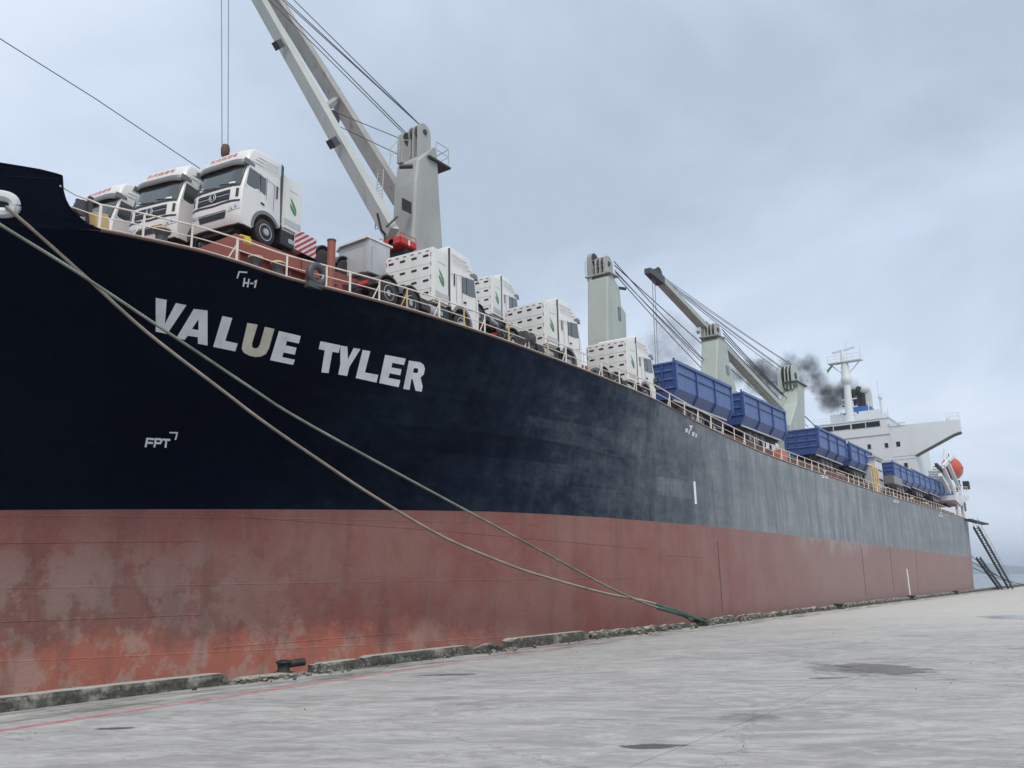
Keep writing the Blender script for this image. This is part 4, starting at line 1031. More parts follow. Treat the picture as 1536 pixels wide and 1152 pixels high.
# ------------------------------------------------------------------ tractor trucks (local: +y forwards, +x right, origin under the front axle)
FPROF = [(0.42, 1.38), (0.62, 1.47), (0.95, 1.51), (1.3, 1.50), (1.95, 1.45), (2.45, 1.31), (2.9, 1.18)]
RPROF = [(2.9, 1.18), (3.05, 1.21), (3.28, 1.15), (3.46, 1.07), (3.60, 0.94), (3.70, 0.70), (3.77, 0.1)]
def front_y(x, z):
    yv = interp(FPROF, z) if z <= 2.9 else interp(RPROF, z)
    return yv - 0.20 * max(0.0, (abs(x) - 0.62) / 0.63) ** 2.2
def xs_w(z): return 1.25 * (1 - 0.07 * max(0, min(1, (z - 2.9) / 0.85)) ** 1.5) - 0.02 * max(0, min(1, (z - 1.9)))
def make_cab(root):
    arch = [(0.70 * math.cos(a), 0.55 + 0.70 * math.sin(a)) for a in [R(142 - k * 13) for k in range(11)]]
    prof = [(1.38, .42), (1.47, .62), (1.51, .95), (1.50, 1.3), (1.45, 1.95), (1.31, 2.45), (1.18, 2.9), (1.21, 3.05), (1.15, 3.28), (1.07, 3.46), (.94, 3.60), (.70, 3.70), (.1, 3.77), (-.35, 3.79), (-.70, 3.79), (-.76, 3.72), (-.76, .99), (-.60, .98)] + arch[1:-1] + [(.70, .55), (.74, .42)]
    slices = [-1.25, -1.235, -1.19, -1.08, -0.9, -0.62, 0, .62, .9, 1.08, 1.19, 1.235, 1.25]
    mb = MB(); n = len(prof)
    for x in slices:
        ex = abs(x); rnd = 0.0 if ex <= 1.19 else (0.02 if ex < 1.24 else 0.055)
        for (a, b) in prof:
            xx = x * xs_w(b) / 1.25
            ya = a
            if a > 0.72: ya = a - 0.20 * max(0.0, (ex - 0.62) / 0.63) ** 2.2 * min(1, (a - .72) / .3)
            zb = b
            if b > 3.0: zb = b - rnd * 1.6
            if a < -.7: ya = a + rnd * .6
            mb.v.append((xx, ya, zb))
    for i in range(len(slices) - 1):
        for j in range(n):
            j2 = (j + 1) % n; mb.f.append((i * n + j, i * n + j2, (i + 1) * n + j2, (i + 1) * n + j)); mb.mi.append(0)
    mb.f.append(tuple(range(n))); mb.f.append(tuple(reversed(range((len(slices) - 1) * n, len(slices) * n)))); mb.mi += [0, 0]
    return mb.build('cab', 'truck_white', root, True)
def fpanel(x0, x1, z0, z1, off, nu=10, nv=6, slant=0.0, corner=0.0):
    mb = MB()
    def fn(u, v):
        x = x0 + (x1 - x0) * u; z = z0 + (z1 - z0) * v + slant * abs(x)
        x2 = x * (1 - corner * v) if abs(x) > .2 else x
        return (x2, front_y(x2, z) + off, z)
    mb.grid(fn, nu, nv); return mb
def text_mesh(body, size, fn, shear=0.0):
    cu = bpy.data.curves.new('lettering', 'FONT'); cu.body = body; cu.size = size; cu.align_x = 'CENTER'; cu.align_y = 'CENTER'; cu.shear = shear; cu.resolution_u = 3
    ob = bpy.data.objects.new('lettering_tmp', cu); COL.objects.link(ob)
    dg = bpy.context.evaluated_depsgraph_get(); dg.update()
    me = ob.evaluated_get(dg).to_mesh()
    mb = MB(); mb.add([fn(v.co.x, v.co.y) for v in me.vertices], [tuple(p.vertices) for p in me.polygons])
    ob.evaluated_get(dg).to_mesh_clear(); bpy.data.objects.remove(ob); bpy.data.curves.remove(cu)
    return mb
def wheel(root, x, y, z, out, r=0.52, w=0.30, dual=False, name='wheel'):
    s = 1 if out > 0 else -1
    prof = [(r * .56, -w / 2), (r * .90, -w / 2), (r * .985, -w / 2 + .03), (r, -w / 4), (r, w / 4), (r * .985, w / 2 - .03), (r * .90, w / 2), (r * .60, w / 2 - .01), (r * .56, w / 2 - .03)]
    wo_ = MB().lathe(prof, (x, y, z), 'x', 28).build(name, 'rubber', root, True)
    if dual: rim = [(r * .57, -.06), (r * .57, w / 2 - .01), (r * .52, w / 2 + .0), (r * .45, .02), (r * .24, .0), (r * .22, w / 2 - .03), (0, w / 2 - .02)]
    else: rim = [(r * .62, w / 2 - .05), (r * .64, w / 2 + .005), (r * .57, w / 2 + .005), (r * .54, w / 2 - .06), (r * .30, w / 2 - .02), (r * .27, w / 2 + .05), (0, w / 2 + .07)]
    MB().lathe([(a, s * h) for a, h in rim], (x, y, z), 'x', 24).build('rim', 'rim_steel', wo_, True)
    nb = MB()
    for k in range(8):
        a = 2 * math.pi * k / 8
        nb.lathe([(.048, -.02), (.048, .02)], (x + s * (w / 2 - .035 if not dual else .02), y + r * .43 * math.cos(a), z + r * .43 * math.sin(a)), 'x', 8)
    nb.build('rim_holes', 'black_plastic', wo_)
    return wo_
def side_panel(root, poly, sgn, x, name, mat, th=0.012):
    return MB().prism(poly, 'yz', sgn * (x - 0.004), sgn * (x + th)).build(name, mat, root)
def make_truck():
    root = empty('tractor_truck')
    make_cab(root)
    ws = fpanel(-1.13, 1.13, 1.97, 2.86, 0.008, 14, 6, corner=0.03).build('windshield', 'dark_glass', root, True)
    for x in (-1.15, 1.15):
        fpanel(x - .02, x + .02, 1.95, 2.87, 0.018, 2, 6).build('pillar_trim', 'black_plastic', ws, True)
    fpanel(-.95, -.68, 2.01, 2.10, 0.013, 2, 1).build('document', 'paper_white', ws); fpanel(.62, .80, 2.02, 2.16, 0.013, 2, 1).build('document', 'paper_white', ws)
    fpanel(-1.15, 1.15, 1.90, 1.99, 0.014, 14, 1).build('wiper_cowl', 'black_plastic', ws, True)
    for x0, x1 in ((-.95, -.2), (-.1, .75)):
        MB().tube([(x0, front_y(x0, 1.98) + .04, 1.99), (x1, front_y(x1, 2.10) + .035, 2.10)], .014, 5).build('wiper', 'black_plastic', ws)
    # seats and steering wheel glimpsed behind the glass are left dark; visor above
    vz = MB()
    def vf(u, v):
        x = -1.24 + 2.48 * u; a = R(-10 + 200 * v)
        prof_ = [(.02, 2.86), (.15, 2.82), (.20, 2.90), (.12, 3.06), (.00, 3.12)]
        k = v * 4; i = min(3, int(k)); f = k - i; o_, z_ = prof_[i][0] * (1 - f) + prof_[i + 1][0] * f, prof_[i][1] * (1 - f) + prof_[i + 1][1] * f
        return (x, front_y(x, z_) + o_ * (1 - .35 * abs(x / 1.24) ** 4), z_)
    vz.grid(vf, 16, 8); vz.build('sun_visor', 'visor_grey', root, True)
    for sg in (-1, 1):
        MB().prism([(1.30, 2.84), (1.05, 2.87), (.72, 2.93), (.72, 3.0), (1.0, 3.08), (1.22, 3.08)], 'yz', sg * 1.20, sg * 1.245).build('visor_end', 'visor_grey', root)
        for k in range(3):
            MB().tube([(sg * xs_w(3.1 + .16 * k) * .992, .85 - .18 * k, 3.10 + .16 * k), (sg * xs_w(3.1 + .16 * k) * .992, -.62, 3.16 + .16 * k)], .011, 5).build('roof_rib', 'house_grey', root)
        # side glass
        side_panel(root, [(1.12, 2.03), (.98, 2.78), (.42, 2.72), (.42, 2.00)], sg, 1.228, 'side_window', 'dark_glass')
        side_panel(root, [(.38, 2.00), (.38, 2.71), (.10, 2.68), (.10, 1.98)], sg, 1.228, 'quarter_window', 'dark_glass')
        side_panel(root, [(.405, 1.99), (.405, 2.73), (.375, 2.73), (.375, 1.99)], sg, 1.235, 'window_bar', 'black_plastic')
        # door seams, handle, character line
        for poly in ([(.06, 1.2), (.06, 2.74), (.045, 2.74), (.045, 1.2)], [(1.13, 1.15), (1.13, 2.02), (1.115, 2.02), (1.115, 1.15)], [(-.74, 2.56), (.06, 2.68), (.06, 2.665), (-.74, 2.545)],
                     [(1.12, 1.46), (.3, 1.27), (.3, 1.255), (1.12, 1.445)], [(-.35, 1.1), (-.35, 2.62), (-.36, 2.62), (-.36, 1.1)]):
            side_panel(root, poly, sg, 1.236, 'door_seam', 'fitting_grey', 0.006)
        side_panel(root, [(.34, 1.62), (.16, 1.60), (.16, 1.53), (.34, 1.55)], sg, 1.24, 'door_handle', 'black_plastic', .03)
        side_panel(root, [(-.48, 2.1), (-.48, 2.62), (-.55, 2.62), (-.55, 2.1)], sg, 1.24, 'side_vent', 'black_plastic', .01)
        side_panel(root, [(1.22, .98), (1.22, 1.06), (.74, 1.02), (.74, .94)], sg, 1.236, 'bumper_seam', 'black_plastic', .008)
        # headlight, corner vent
        hl = MB()
        def hf(u, v, sg=sg):
            x = sg * (.78 + .44 * u); z = .88 + .30 * v * (.55 + .45 * u) + .10 * u
            return (x, front_y(x, z) + .018, z)
        hl.grid(hf, 6, 4); h_ = hl.build('headlight', 'headlight_glass', root, True)
        for (xx, zz2, rr_) in ((.92, 1.0, .055), (1.06, 1.07, .07)):
            MB().lathe([(rr_, 0), (rr_ * .8, .02), (0, .025)], (sg * xx, front_y(xx, zz2) + .02, zz2), 'y', 12).build('lamp_lens', 'chrome', h_, True)
        fpanel(sg * 1.03, sg * 1.13, 1.45, 1.80, .012, 2, 4).build('corner_vent', 'black_plastic', root, True)
        # wheel arch lip and mud flap
        lip = [(R(150 - k * 13)) for k in range(13)]
        pl = [(0.80 * math.cos(a), .55 + .80 * math.sin(a)) for a in lip] + [(0.66 * math.cos(a), .55 + .66 * math.sin(a)) for a in reversed(lip)]
        MB().prism(pl, 'yz', sg * 0.98, sg * 1.262).build('wheel_arch', 'visor_grey', root)
        MB().box((sg * 1.08, -.80, .75), (.36, .03, .75)).build('mud_flap', 'black_plastic', root)
    MB().box((0, 1.02, .40), (2.36, .62, .05)).build('underside_blackout', 'black_plastic', root)  # black plate added to kill red bounce light on the cab underside
    MB().box((0, 1.0, .30), (1.5, .4, .16)).build('front_axle_guard', 'chassis_dark', root)
    # grille, emblem, bumper
    g = fpanel(-.80, .80, 1.36, 1.78, .010, 10, 3).build('grille', 'black_plastic', root, True)
    for z in (1.47, 1.58, 1.69):
        fpanel(-.78, .78, z - .012, z + .012, .030, 10, 1).build('grille_bar', 'chrome' if z == 1.58 else 'fitting_grey', g, True)
    ey = front_y(0, 1.58) + .05
    em = MB().torus((0, ey, 1.58), .155, .026, 'y', 28, 8).build('emblem', 'chrome', root, True)
    MB().lathe([(.14, 0), (.14, .012)], (0, ey - .02, 1.58), 'y', 20).build('emblem_field', 'black_plastic', em)
    for sg in (-1, 1):                           # two swooping crescents inside the ring
        outer = [(sg * (.015 + .10 * math.sin(math.pi * k / 10) * (1 if k < 6 else .9)), 1.58 + sg * .0 + (-.12 + .24 * k / 10)) for k in range(11)]
        inn = [(sg * (.015 + .045 * math.sin(math.pi * k / 10)), 1.58 + (-.12 + .24 * k / 10)) for k in range(11)]
        MB().prism(outer + inn[::-1], 'xz', ey - .005, ey + .02).build('emblem_wing', 'chrome', em)
    fpanel(-1.2, 1.2, 1.20, 1.28, .012, 14, 1, slant=.05).build('bumper_gap', 'black_plastic', root, True)
    fpanel(-.62, .62, .66, .90, .012, 8, 2, corner=-.12).build('lower_grille', 'black_plastic', root, True)
    fpanel(-.70, .70, .93, .96, .016, 8, 1).build('bumper_line', 'fitting_grey', root, True)
    text_mesh('东风商用车', .235, lambda u, v: (-u * 1.25, front_y(u * 1.25, 3.36 + v) + .014, 3.36 + v), .15).build('roof_lettering', 'red_letter', root, False, None, 0, False)
    for x in (-.95, .95):
        MB().lathe([(.05, 0), (.06, .05), (.03, .11), (0, .12)], (x, .35, 3.68), 'z', 10).build('roof_lamp', 'house_grey', root, True)
    # air deflector behind the roof
    for sg in (-1, 1):
        MB().prism([(-.76, 3.70), (-.76, 1.3), (-.86, 1.3), (-.88, 3.62)], 'yz', sg * 1.17, sg * 1.20).build('air_deflector', 'fitting_grey', root)
    # gas cabinet
    gx, y0, y1, z0, z1 = 1.25, -2.0, -.90, 1.02, 3.34
    cabn = MB().box((0, (y0 + y1) / 2, (z0 + z1) / 2), (2 * gx, y1 - y0, z1 - z0)).build('gas_cabinet', 'cabinet_white', root, False, None, .09)
    rows = 4
    for r_ in range(rows):
        za, zb = z0 + .03 + (z1 - z0 - .22) * r_ / rows, z0 + .03 + (z1 - z0 - .22) * (r_ + 1) / rows
        pn = MB().box((0, y0 - .006, (za + zb) / 2), (2.28, .022, zb - za - .022)).build('rear_panel', 'cabinet_white', cabn)
        for k in range(4):
            xx = (-.87 + .58 * k); zc = zb - .17
            pts = [(xx + (.095 + .045 * math.cos(a)) * (1 if math.cos(a) >= 0 else 1) if math.cos(a) >= 0 else xx - .095 + .045 * math.cos(a), zc + .05 * math.sin(a)) for a in [2 * math.pi * q / 16 for q in range(16)]]
            MB().prism(pts, 'xz', y0 - .026, y0 - .015).build('vent_slot', 'soot_black', cabn)
    for k in range(6):
        MB().box((-.95 + .38 * k, y0 - .022, z1 - .17), (.16, .012, .03)).build('reflector', 'red_stripe' if k % 2 == 0 else 'fitting_grey', cabn)
    for sg in (-1, 1):
        for zc in (1.5, 2.05, 2.6, 3.0): MB().box((sg * 1.12, y0 - .022, zc), (.025, .012, .18)).build('reflector', 'red_stripe', cabn)
        side_panel(cabn, [(y0 + .10, 1.24), (y1 - .06, 1.24), (y1 - .06, 1.50), (y0 + .10, 1.50)], sg, 1.252, 'lower_panel', 'house_grey', .006)
        def leaf(pts, mat, sg=sg):
            side_panel(cabn, pts, sg, 1.252, 'leaf_mark', mat, .007)
        cy_ = (y0 + y1) / 2
        f_ = 1 if sg > 0 else -1
        A = lambda a, b: (cy_ + f_ * a, 2.12 + b)
        leaf([A(-.20, .36), A(-.02, .20), A(.12, .02), A(.17, -.12), A(.16, -.28), A(.08, -.10), A(-.04, .08)], 'leaf_green')
        leaf([A(-.20, .10), A(-.08, .0), A(.04, -.16), A(.12, -.34), A(.0, -.28), A(-.12, -.14), A(-.19, -.02)], 'leaf_green')
        leaf([A(-.19, .28), A(-.06, .12), A(.08, -.08), A(.15, -.30), A(.11, -.30), A(.02, -.08), A(-.10, .10)], 'leaf_pale')
        side_panel(cabn, [(cy_ - .25, 2.74), (cy_ + .28, 2.74), (cy_ + .28, 2.78), (cy_ - .25, 2.78)], sg, 1.252, 'cabinet_lettering', 'house_grey', .005)
    # chassis
    for sg in (-1, 1):
        MB().box((sg * .42, -2.1, .86), (.10, 6.6, .27)).build('frame_rail', 'chassis_dark', root)
    for sg in (-1, 1):
        MB().box((sg * .95, -1.22, .68), (.5, .82, .62)).build('shade_filler', 'black_plastic', root, False, None, .03)  # black boxes added to stand in for the shadow under the truck
    MB().box((0, -1.9, .55), (1.3, 2.2, .5)).build('gearbox_guard', 'chassis_dark', root)
    MB().box((0, -3.95, 1.10), (.95, 1.1, .16)).build('fifth_wheel', 'chassis_dark', root, False, None, .03)
    MB().box((0, 0.1, .85), (.9, 2.2, .5)).build('engine', 'chassis_dark', root)
    for y_ in (0, -3.45, -4.80):
        MB().tube([(-1.0, y_, .52), (1.0, y_, .52)], .09, 10).build('axle', 'chassis_dark', root)
    for sg in (-1, 1):
        wheel(root, sg * 1.08, 0, .52, sg)
        for y_ in (-3.45, -4.80):
            wheel(root, sg * .98, y_, .52, sg, w=.56, dual=True)
            aa = [R(165 - k * 15) for k in range(11)]
            pl = [(y_ + .66 * math.cos(a), .55 + .66 * math.sin(a)) for a in aa] + [(y_ + .61 * math.cos(a), .55 + .61 * math.sin(a)) for a in reversed(aa)]
            MB().prism(pl, 'yz', sg * .72, sg * 1.27).build('mudguard', 'fitting_grey', root)
        tk = MB().lathe([(0, -.42), (.28, -.42), (.30, -.38), (.30, .38), (.28, .42), (0, .42)], (sg * .92, -1.7, .66), 'y', 18).build('air_tank', 'rim_steel', root, True)
        MB().box((sg * .98, -2.5, .72), (.46, .55, .45)).build('battery_box', 'chassis_dark', root, False, None, .03)
        MB().box((sg * .6, -5.5, .82), (.5, .06, .16)).build('tail_lamp', 'lamp_red', root, False, None, .02)
    MB().box((0, -5.45, .8), (2.2, .08, .22)).build('rear_crossbeam', 'chassis_dark', root)
    for k in range(3):                           # coiled air lines behind the cabinet
        MB().tube([(-.3 + .2 * k, -2.05, 1.5), (-.3 + .2 * k, -2.5, 1.75), (-.25 + .2 * k, -2.9, 1.6), (-.1 + .1 * k, -3.3, 1.2)], .022, 6).build('air_hose', 'black_plastic', root, True)
    return root
proto = make_truck()
TRUCKS = [   # x, y, z, yaw, heading, scale, label
 (-25.95, 19.25, 14.74, 0.140, math.pi, 1.0, 'white tractor truck with striped side panel, largest of the three facing the bow'),
 (-28.95, 18.5, 14.73, 0.205, math.pi, 1.0, 'white tractor truck facing the bow, middle one of the three abreast'),
 (-32.29, 17.95, 14.73, 0.123, math.pi, 1.0, 'white tractor truck half hidden behind the bow bulwark, leftmost of three'),
 (-22.10, 26.35, 12.0, 0.085, 0.0, 1.0, 'white tractor truck seen from behind below the raised crane, first of its row'),
 (-26.17, 35.68, 14.73, 0.135, 0.0, 0.946, 'white tractor truck standing behind the row at the rail, partly covered by another truck'),
 (-22.60, 35.75, 12.40, -0.010, 0.0, 1.0, 'white tractor truck seen from behind, in the middle of the row along the rail'),
 (-20.98, 40.94, 11.30, 0.030, 0.0, 1.0, 'white tractor truck seen from behind, right in front of the first blue bin')]
truck_objs = []
for k, (x, y_, z, yaw, face, sc, lab) in enumerate(TRUCKS):
    o = proto if k == 0 else copy_tree(proto)
    truck_objs.append(o)
    o.location = (x, y_, z); o.rotation_euler = (0, 0, yaw + face); o.scale = (sc, sc, sc)
    tag(o, lab, 'truck', 'white tractor trucks on deck')
# the striped side panel only the first truck has
sp = MB().prism([(-1.60, .42), (-1.60, 1.06), (-2.05, 1.30), (-2.88, 1.26), (-2.88, .42)], 'yz', -1.255, -1.22).build('striped_panel', 'white_stripe', truck_objs[0])
sp.hide_render = False
_P = [(-1.60, .42), (-1.60, 1.06), (-2.05, 1.30), (-2.88, 1.26), (-2.88, .42)]
def clip_band(poly, a, b):
    # keep a <= y*0.8 + z... band across the panel
    def side(poly, c, keep_less):
        out = []
        f = lambda p: (p[1] + p[0] * 0.75)
        for p, q in zip(poly, poly[1:] + poly[:1]):
            fp, fq = f(p) - c, f(q) - c
            inp, inq = (fp <= 0) == keep_less, (fq <= 0) == keep_less
            if inp: out.append(p)
            if inp != inq:
                t = fp / (fp - fq); out.append((p[0] + (q[0] - p[0]) * t, p[1] + (q[1] - p[1]) * t))
        return out
    r = side(poly, b, True)
    return side(r, a, False) if len(r) > 2 else []
c_ = -2.2
while c_ < 0.2:
    pl = clip_band(_P, c_, c_ + .11)
    if len(pl) > 2: MB().prism(pl, 'yz', -1.262, -1.257).build('stripe', 'red_stripe', sp)
    c_ += .235

# ------------------------------------------------------------------ tipper trailers with blue bins
def make_tipper(L=9.3, W=2.55, Hb=2.35, np_=3, name='tipper_trailer'):
    # local: origin under the near rear corner line, +y towards the stern, bin side at x = W/2, bin bottom at z = 1.45
    root = empty(name); z0 = 1.45; zt = z0 + Hb; hw = W / 2
    body = MB()
    sec = [(-hw + .38, z0), (-hw, z0 + .62), (-hw, zt), (hw, zt), (hw, z0 + .62), (hw - .38, z0)]
    body.prism(sec, 'xz', 0.06, L - .06)
    body.build('bin_body', 'bin_blue', root)
    for yv in (0.0, L - .09):
        MB().prism([(x * 1.0, z) for x, z in sec], 'xz', yv + .001, yv + .09).build('end_wall', 'bin_blue_dark', root)
    # ribs on both long sides
    for sg in (-1, 1):
        for k in range(np_ + 1):
            yv = .08 + (L - .16) * k / np_
            wv = .10 if 0 < k < np_ else .14
            pl = [(sg * hw, z0 + .60), (sg * hw, zt - .02), (sg * (hw + .09), zt - .02), (sg * (hw + .09), z0 + .55), (sg * (hw - .30), z0 - .02), (sg * (hw - .38), z0 - .02)]
            MB().prism(pl, 'xz', yv - wv / 2, yv + wv / 2).build('rib', 'bin_blue_dark' if 0 < k < np_ else 'bin_blue', root)
        MB().box((sg * (hw + .03), L / 2, zt - .06), (.16, L + .04, .18)).build('top_rail', 'bin_blue', root)
        for k in range(np_):
            a = .08 + (L - .16) * k / np_ + .07; b = .08 + (L - .16) * (k + 1) / np_ - .07
            MB().box((sg * (hw + .02), (a + b) / 2, zt - .72), (.07, b - a, .06)).build('side_rib', 'bin_blue_dark', root)
            MB().box((sg * (hw + .012), (a + b) / 2, zt - .19), (.03, b - a, .05)).build('shadow_lip', 'bin_blue_dark', root)
    # ribbed end walls
    for yv in (-.04, L + .04):
        for k in range(4):
            MB().box((-hw + .1 + (W - .2) * k / 3, yv, (zt + z0 + .6) / 2), (.12, .09, zt - z0 - .64)).build('end_rib', 'bin_blue_dark', root)
        for zq in (z0 + .70, z0 + 1.25, z0 + 1.8, zt - .08):
            MB().box((0, yv, zq), (W - .02, .07, .10)).build('end_rib', 'bin_blue', root)
    for sg in (-1, 1): MB().box((sg * (hw - .1), 0.05, zt + .10), (.10, .10, .22)).build('lifting_lug', 'bin_blue_dark', root)
    for sg in (-1, 1):
        MB().box((sg * .5, L / 2, 1.22), (.12, L - .2, .34)).build('chassis_rail', 'chassis_dark', root)
        MB().box((sg * .95, L / 2 - .2, z0 - .09), (.12, L - .6, .12)).build('side_rail', 'house_grey', root)
        MB().box((sg * .8, L * .70, .75), (.14, .14, .7)).build('landing_leg', 'chassis_dark', root)
        for yv in (1.1, 2.4, 3.7):
            wheel(root, sg * .98, yv, .52, sg, w=.50, dual=True)
    for yv in (1.1, 2.4, 3.7):
        MB().tube([(-.98, yv, .52), (.98, yv, .52)], .08, 8).build('axle', 'chassis_dark', root)
    return root
tip_proto = make_tipper()
BINS = [  # x of near side, px of left end, px of right end, line of bottom edge
 (-20.8, 47.7, 57.0, 13.05, 'blue steel tipper trailer first in line, next to the last white truck'),
 (-20.8, 59.3, 68.9, 13.10, 'blue steel tipper trailer second in line behind the railing'),
 (-20.8, 78.2, 87.7, 13.10, 'blue steel tipper trailer third in line, showing its broad ribbed end wall'),
 (-20.8, 89.4, 98.6, 13.15, 'blue steel tipper trailer fourth in line, just before the white stair house'),
 (-19.6, 103.1, 113.8, 12.75, 'blue steel tipper trailer just aft of the white stair house'),
 (-19.6, 114.4, 125.4, 12.95, 'blue steel tipper trailer third from the stern'),
 (-19.6, 126.0, 136.0, 13.10, 'blue steel tipper trailer second from the stern'),
 (-19.6, 136.6, 147.6, 13.25, 'blue steel tipper trailer nearest the stern and the orange lifeboat')]
for k, (X, y0, y1, zb, lab) in enumerate(BINS):
    o = tip_proto if k == 0 else copy_tree(tip_proto)
    sc = (y1 - y0) / 9.3; hs = {0: 1.0, 1: 1.0, 2: 1.0, 3: .96, 4: .88, 5: .88, 6: .88, 7: .86}[k]
    o.location = (X - 1.36, y0, zb - 1.45 * hs); o.scale = (1.0 if k != 2 else 1.18, sc, hs)
    if k == 2: o.location.x = X - 1.36 * 1.18
    tag(o, lab, 'trailer', 'blue tipper trailers in a line on deck')

# ------------------------------------------------------------------ deckhouse, mast, funnel
HY = 150.0                                      # front of the deckhouse
def hp(px, py): return at_y(px, py, HY)
xr = hp(1376, 700).x; xl = 2 * (-33.6) - xr     # body sides
z_wing = hp(1440, 628).z
DH = spart(MB().box(((xr + xl) / 2, HY + 6.5, (10 + hp(1333, 651).z) / 2), (xr - xl, 13, hp(1333, 651).z - 10)), 'deckhouse', 'house_white')
def dh(mb, name, mat, smooth=False, bevel=0.0): return mb.build(name, mat, DH, smooth, None, bevel)
wt, wb = hp(1333, 627), hp(1333, 651)
wx0, wx1 = hp(1222, 640).x, hp(1334, 640).x
dh(MB().box(((wx0 + wx1) / 2, HY + 4.6, (wt.z + wb.z) / 2 + .01), (wx1 - wx0, 9.5, wt.z - wb.z)), 'wheelhouse', 'house_white')
dh(MB().box(((wx0 + wx1) / 2, HY + 4.6, wt.z + .12), (wx1 - wx0 + .3, 9.7, .2)), 'wheelhouse_roof', 'house_white')
# bridge wings: deep tapered bulwarks with sloping undersides
for sgn in (1, -1):
    cxx = (xr + xl) / 2
    def X_(x): return x if sgn > 0 else 2 * cxx - x
    tipx = hp(1440, 640).x; elb = hp(1430, 650)
    pl = [(X_(wx1 + .02), hp(1376, 682).z), (X_(xr), hp(1376, 682).z), (X_(elb.x), hp(1430, 651).z), (X_(tipx), hp(1441, 647).z), (X_(tipx), hp(1439, 629).z), (X_(wx1 + .02), hp(1337, 639).z)]
    dh(MB().prism(pl, 'xz', HY - .05, HY + 1.5), 'bridge_wing', 'house_white')
    us = [(X_(xr - .05), hp(1376, 684).z), (X_(elb.x), hp(1430, 653).z), (X_(tipx), hp(1441, 649).z), (X_(tipx), hp(1441, 647.2).z), (X_(elb.x), hp(1430, 651.2).z), (X_(xr - .05), hp(1376, 682.2).z)]
    dh(MB().prism(us, 'xz', HY - .10, HY + 1.55), 'wing_underside', 'fitting_grey')
    rl = MB(); zt_ = hp(1439, 629).z
    for k in range(4):
        xx = X_(tipx - .15 - 1.7 * k / 3)
        rl.tube([(xx, HY + .1, zt_), (xx, HY + .1, zt_ + 1.2)], .035, 5); rl.tube([(xx, HY + 2.5, zt_), (xx, HY + 2.5, zt_ + 1.2)], .035, 5)
    for zq in (.6, 1.2):
        rl.tube([(X_(tipx - .15), HY + .1, zt_ + zq), (X_(tipx - 1.85), HY + .1, zt_ + zq)], .03, 5); rl.tube([(X_(tipx - .15), HY + .1, zt_ + zq), (X_(tipx - .15), HY + 2.5, zt_ + zq)], .03, 5)
    dh(rl, 'wing_rail', 'rail_cream')
    dh(MB().lathe([(0, -.3), (.28, -.2), (.32, 0), (.28, .2), (0, .3)], (X_(tipx - 1.6), HY + .3, zt_ + .2), 'z', 12), 'search_light', 'house_white', True)
# bridge windows
Z8 = 340 / 1536
for (a, b, t0, b0) in ((412, 494, 636, 668), (504, 613, 624, 656), (626, 713, 611, 645), (723, 812, 598, 634)):
    p0, p1 = hp(1140 + a * Z8, 500 + (b0 + 2) * Z8), hp(1140 + b * Z8, 500 + t0 * Z8)
    wq = dh(MB().box(((p0.x + p1.x) / 2, HY - .17, (p0.z + p1.z) / 2), (p1.x - p0.x, .06, p1.z - p0.z + .2)), 'bridge_window', 'bridge_glass')
    for zz_ in (p0.z - .14, p1.z + .14):
        dh(MB().box(((p0.x + p1.x) / 2, HY - .16, zz_), (p1.x - p0.x + .2, .06, .06)), 'window_frame', 'house_grey')
for (a, t0) in ((741, 768), (858, 759), (937, 751), (990, 894), (891, 903)):
    c = hp(1140 + a * Z8, 500 + t0 * Z8)
    dh(MB().box((c.x, HY - .015, c.z), (.62, .07, .86)), 'window_frame', 'house_grey'); dh(MB().box((c.x, HY - .05, c.z), (.50, .04, .74)), 'window', 'bridge_glass')
for py in (690, 712):
    zq = hp(1340, py).z; dh(MB().box(((xr + xl) / 2, HY - .02, zq), (xr - xl - .1, .05, .06)), 'deck_line', 'house_grey')
# recess step at the wheelhouse side and roof rail
p0 = hp(1334, 637); dh(MB().box((p0.x + 1.2, HY - .2, p0.z + .05), (2.6, .3, .16)), 'wing_awning', 'house_white')
rl = MB()
for k in range(9):
    xx = wx0 + (wx1 - wx0) * k / 8
    rl.tube([(xx, HY - .3, wt.z + .2), (xx, HY - .3, wt.z + 1.15)], .03, 5)
for zq in (.6, 1.1): rl.tube([(wx0, HY - .3, wt.z + zq), (wx1, HY - .3, wt.z + zq)], .025, 5)
dh(rl, 'roof_rail', 'house_white')
# radar mast
MY = 152.0
def mp_(px, py): return at_y(px, py, MY)
mb0 = mp_(1275, 630); mt0 = mp_(1270, 572)
mast = spart(MB().tube([Vector((mb0.x, MY, wt.z + .1)), Vector((mt0.x, MY, mt0.z))], .6, 14, True, [.75, .5]), 'radar_mast', 'house_white', True)
def ms(mb, name, mat='house_white', smooth=False): return mb.build(name, mat, mast, smooth, None, 0)
ms(MB().lathe([(.35, -.9), (.9, -.2), (.95, .5), (.75, .9), (.7, 2.4), (.5, 3.6)], Vector((mt0.x, MY, mt0.z)), 'z', 14), 'mast_pod', smooth=True)
pt0, pt1 = mp_(1243, 547), mp_(1293, 541)
ms(MB().box(((pt0.x + pt1.x) / 2, MY, pt0.z), (pt1.x - pt0.x, 1.6, .18)), 'mast_platform')
for xx in (pt0.x + .2, pt1.x - .2): ms(MB().tube([(xx, MY, pt0.z), (mt0.x, MY, pt0.z - 2.6)], .10, 6), 'mast_brace')
rl = MB()
for xx in (pt0.x, pt0.x + 1.5, pt1.x - 1.5, pt1.x): rl.tube([(xx, MY - .7, pt0.z), (xx, MY - .7, pt0.z + (1.3 if xx < pt1.x else 2.2))], .045, 5)
for zq in (.6, 1.2): rl.tube([(pt0.x, MY - .7, pt0.z + zq), (pt1.x, MY - .7, pt0.z + zq)], .035, 5)
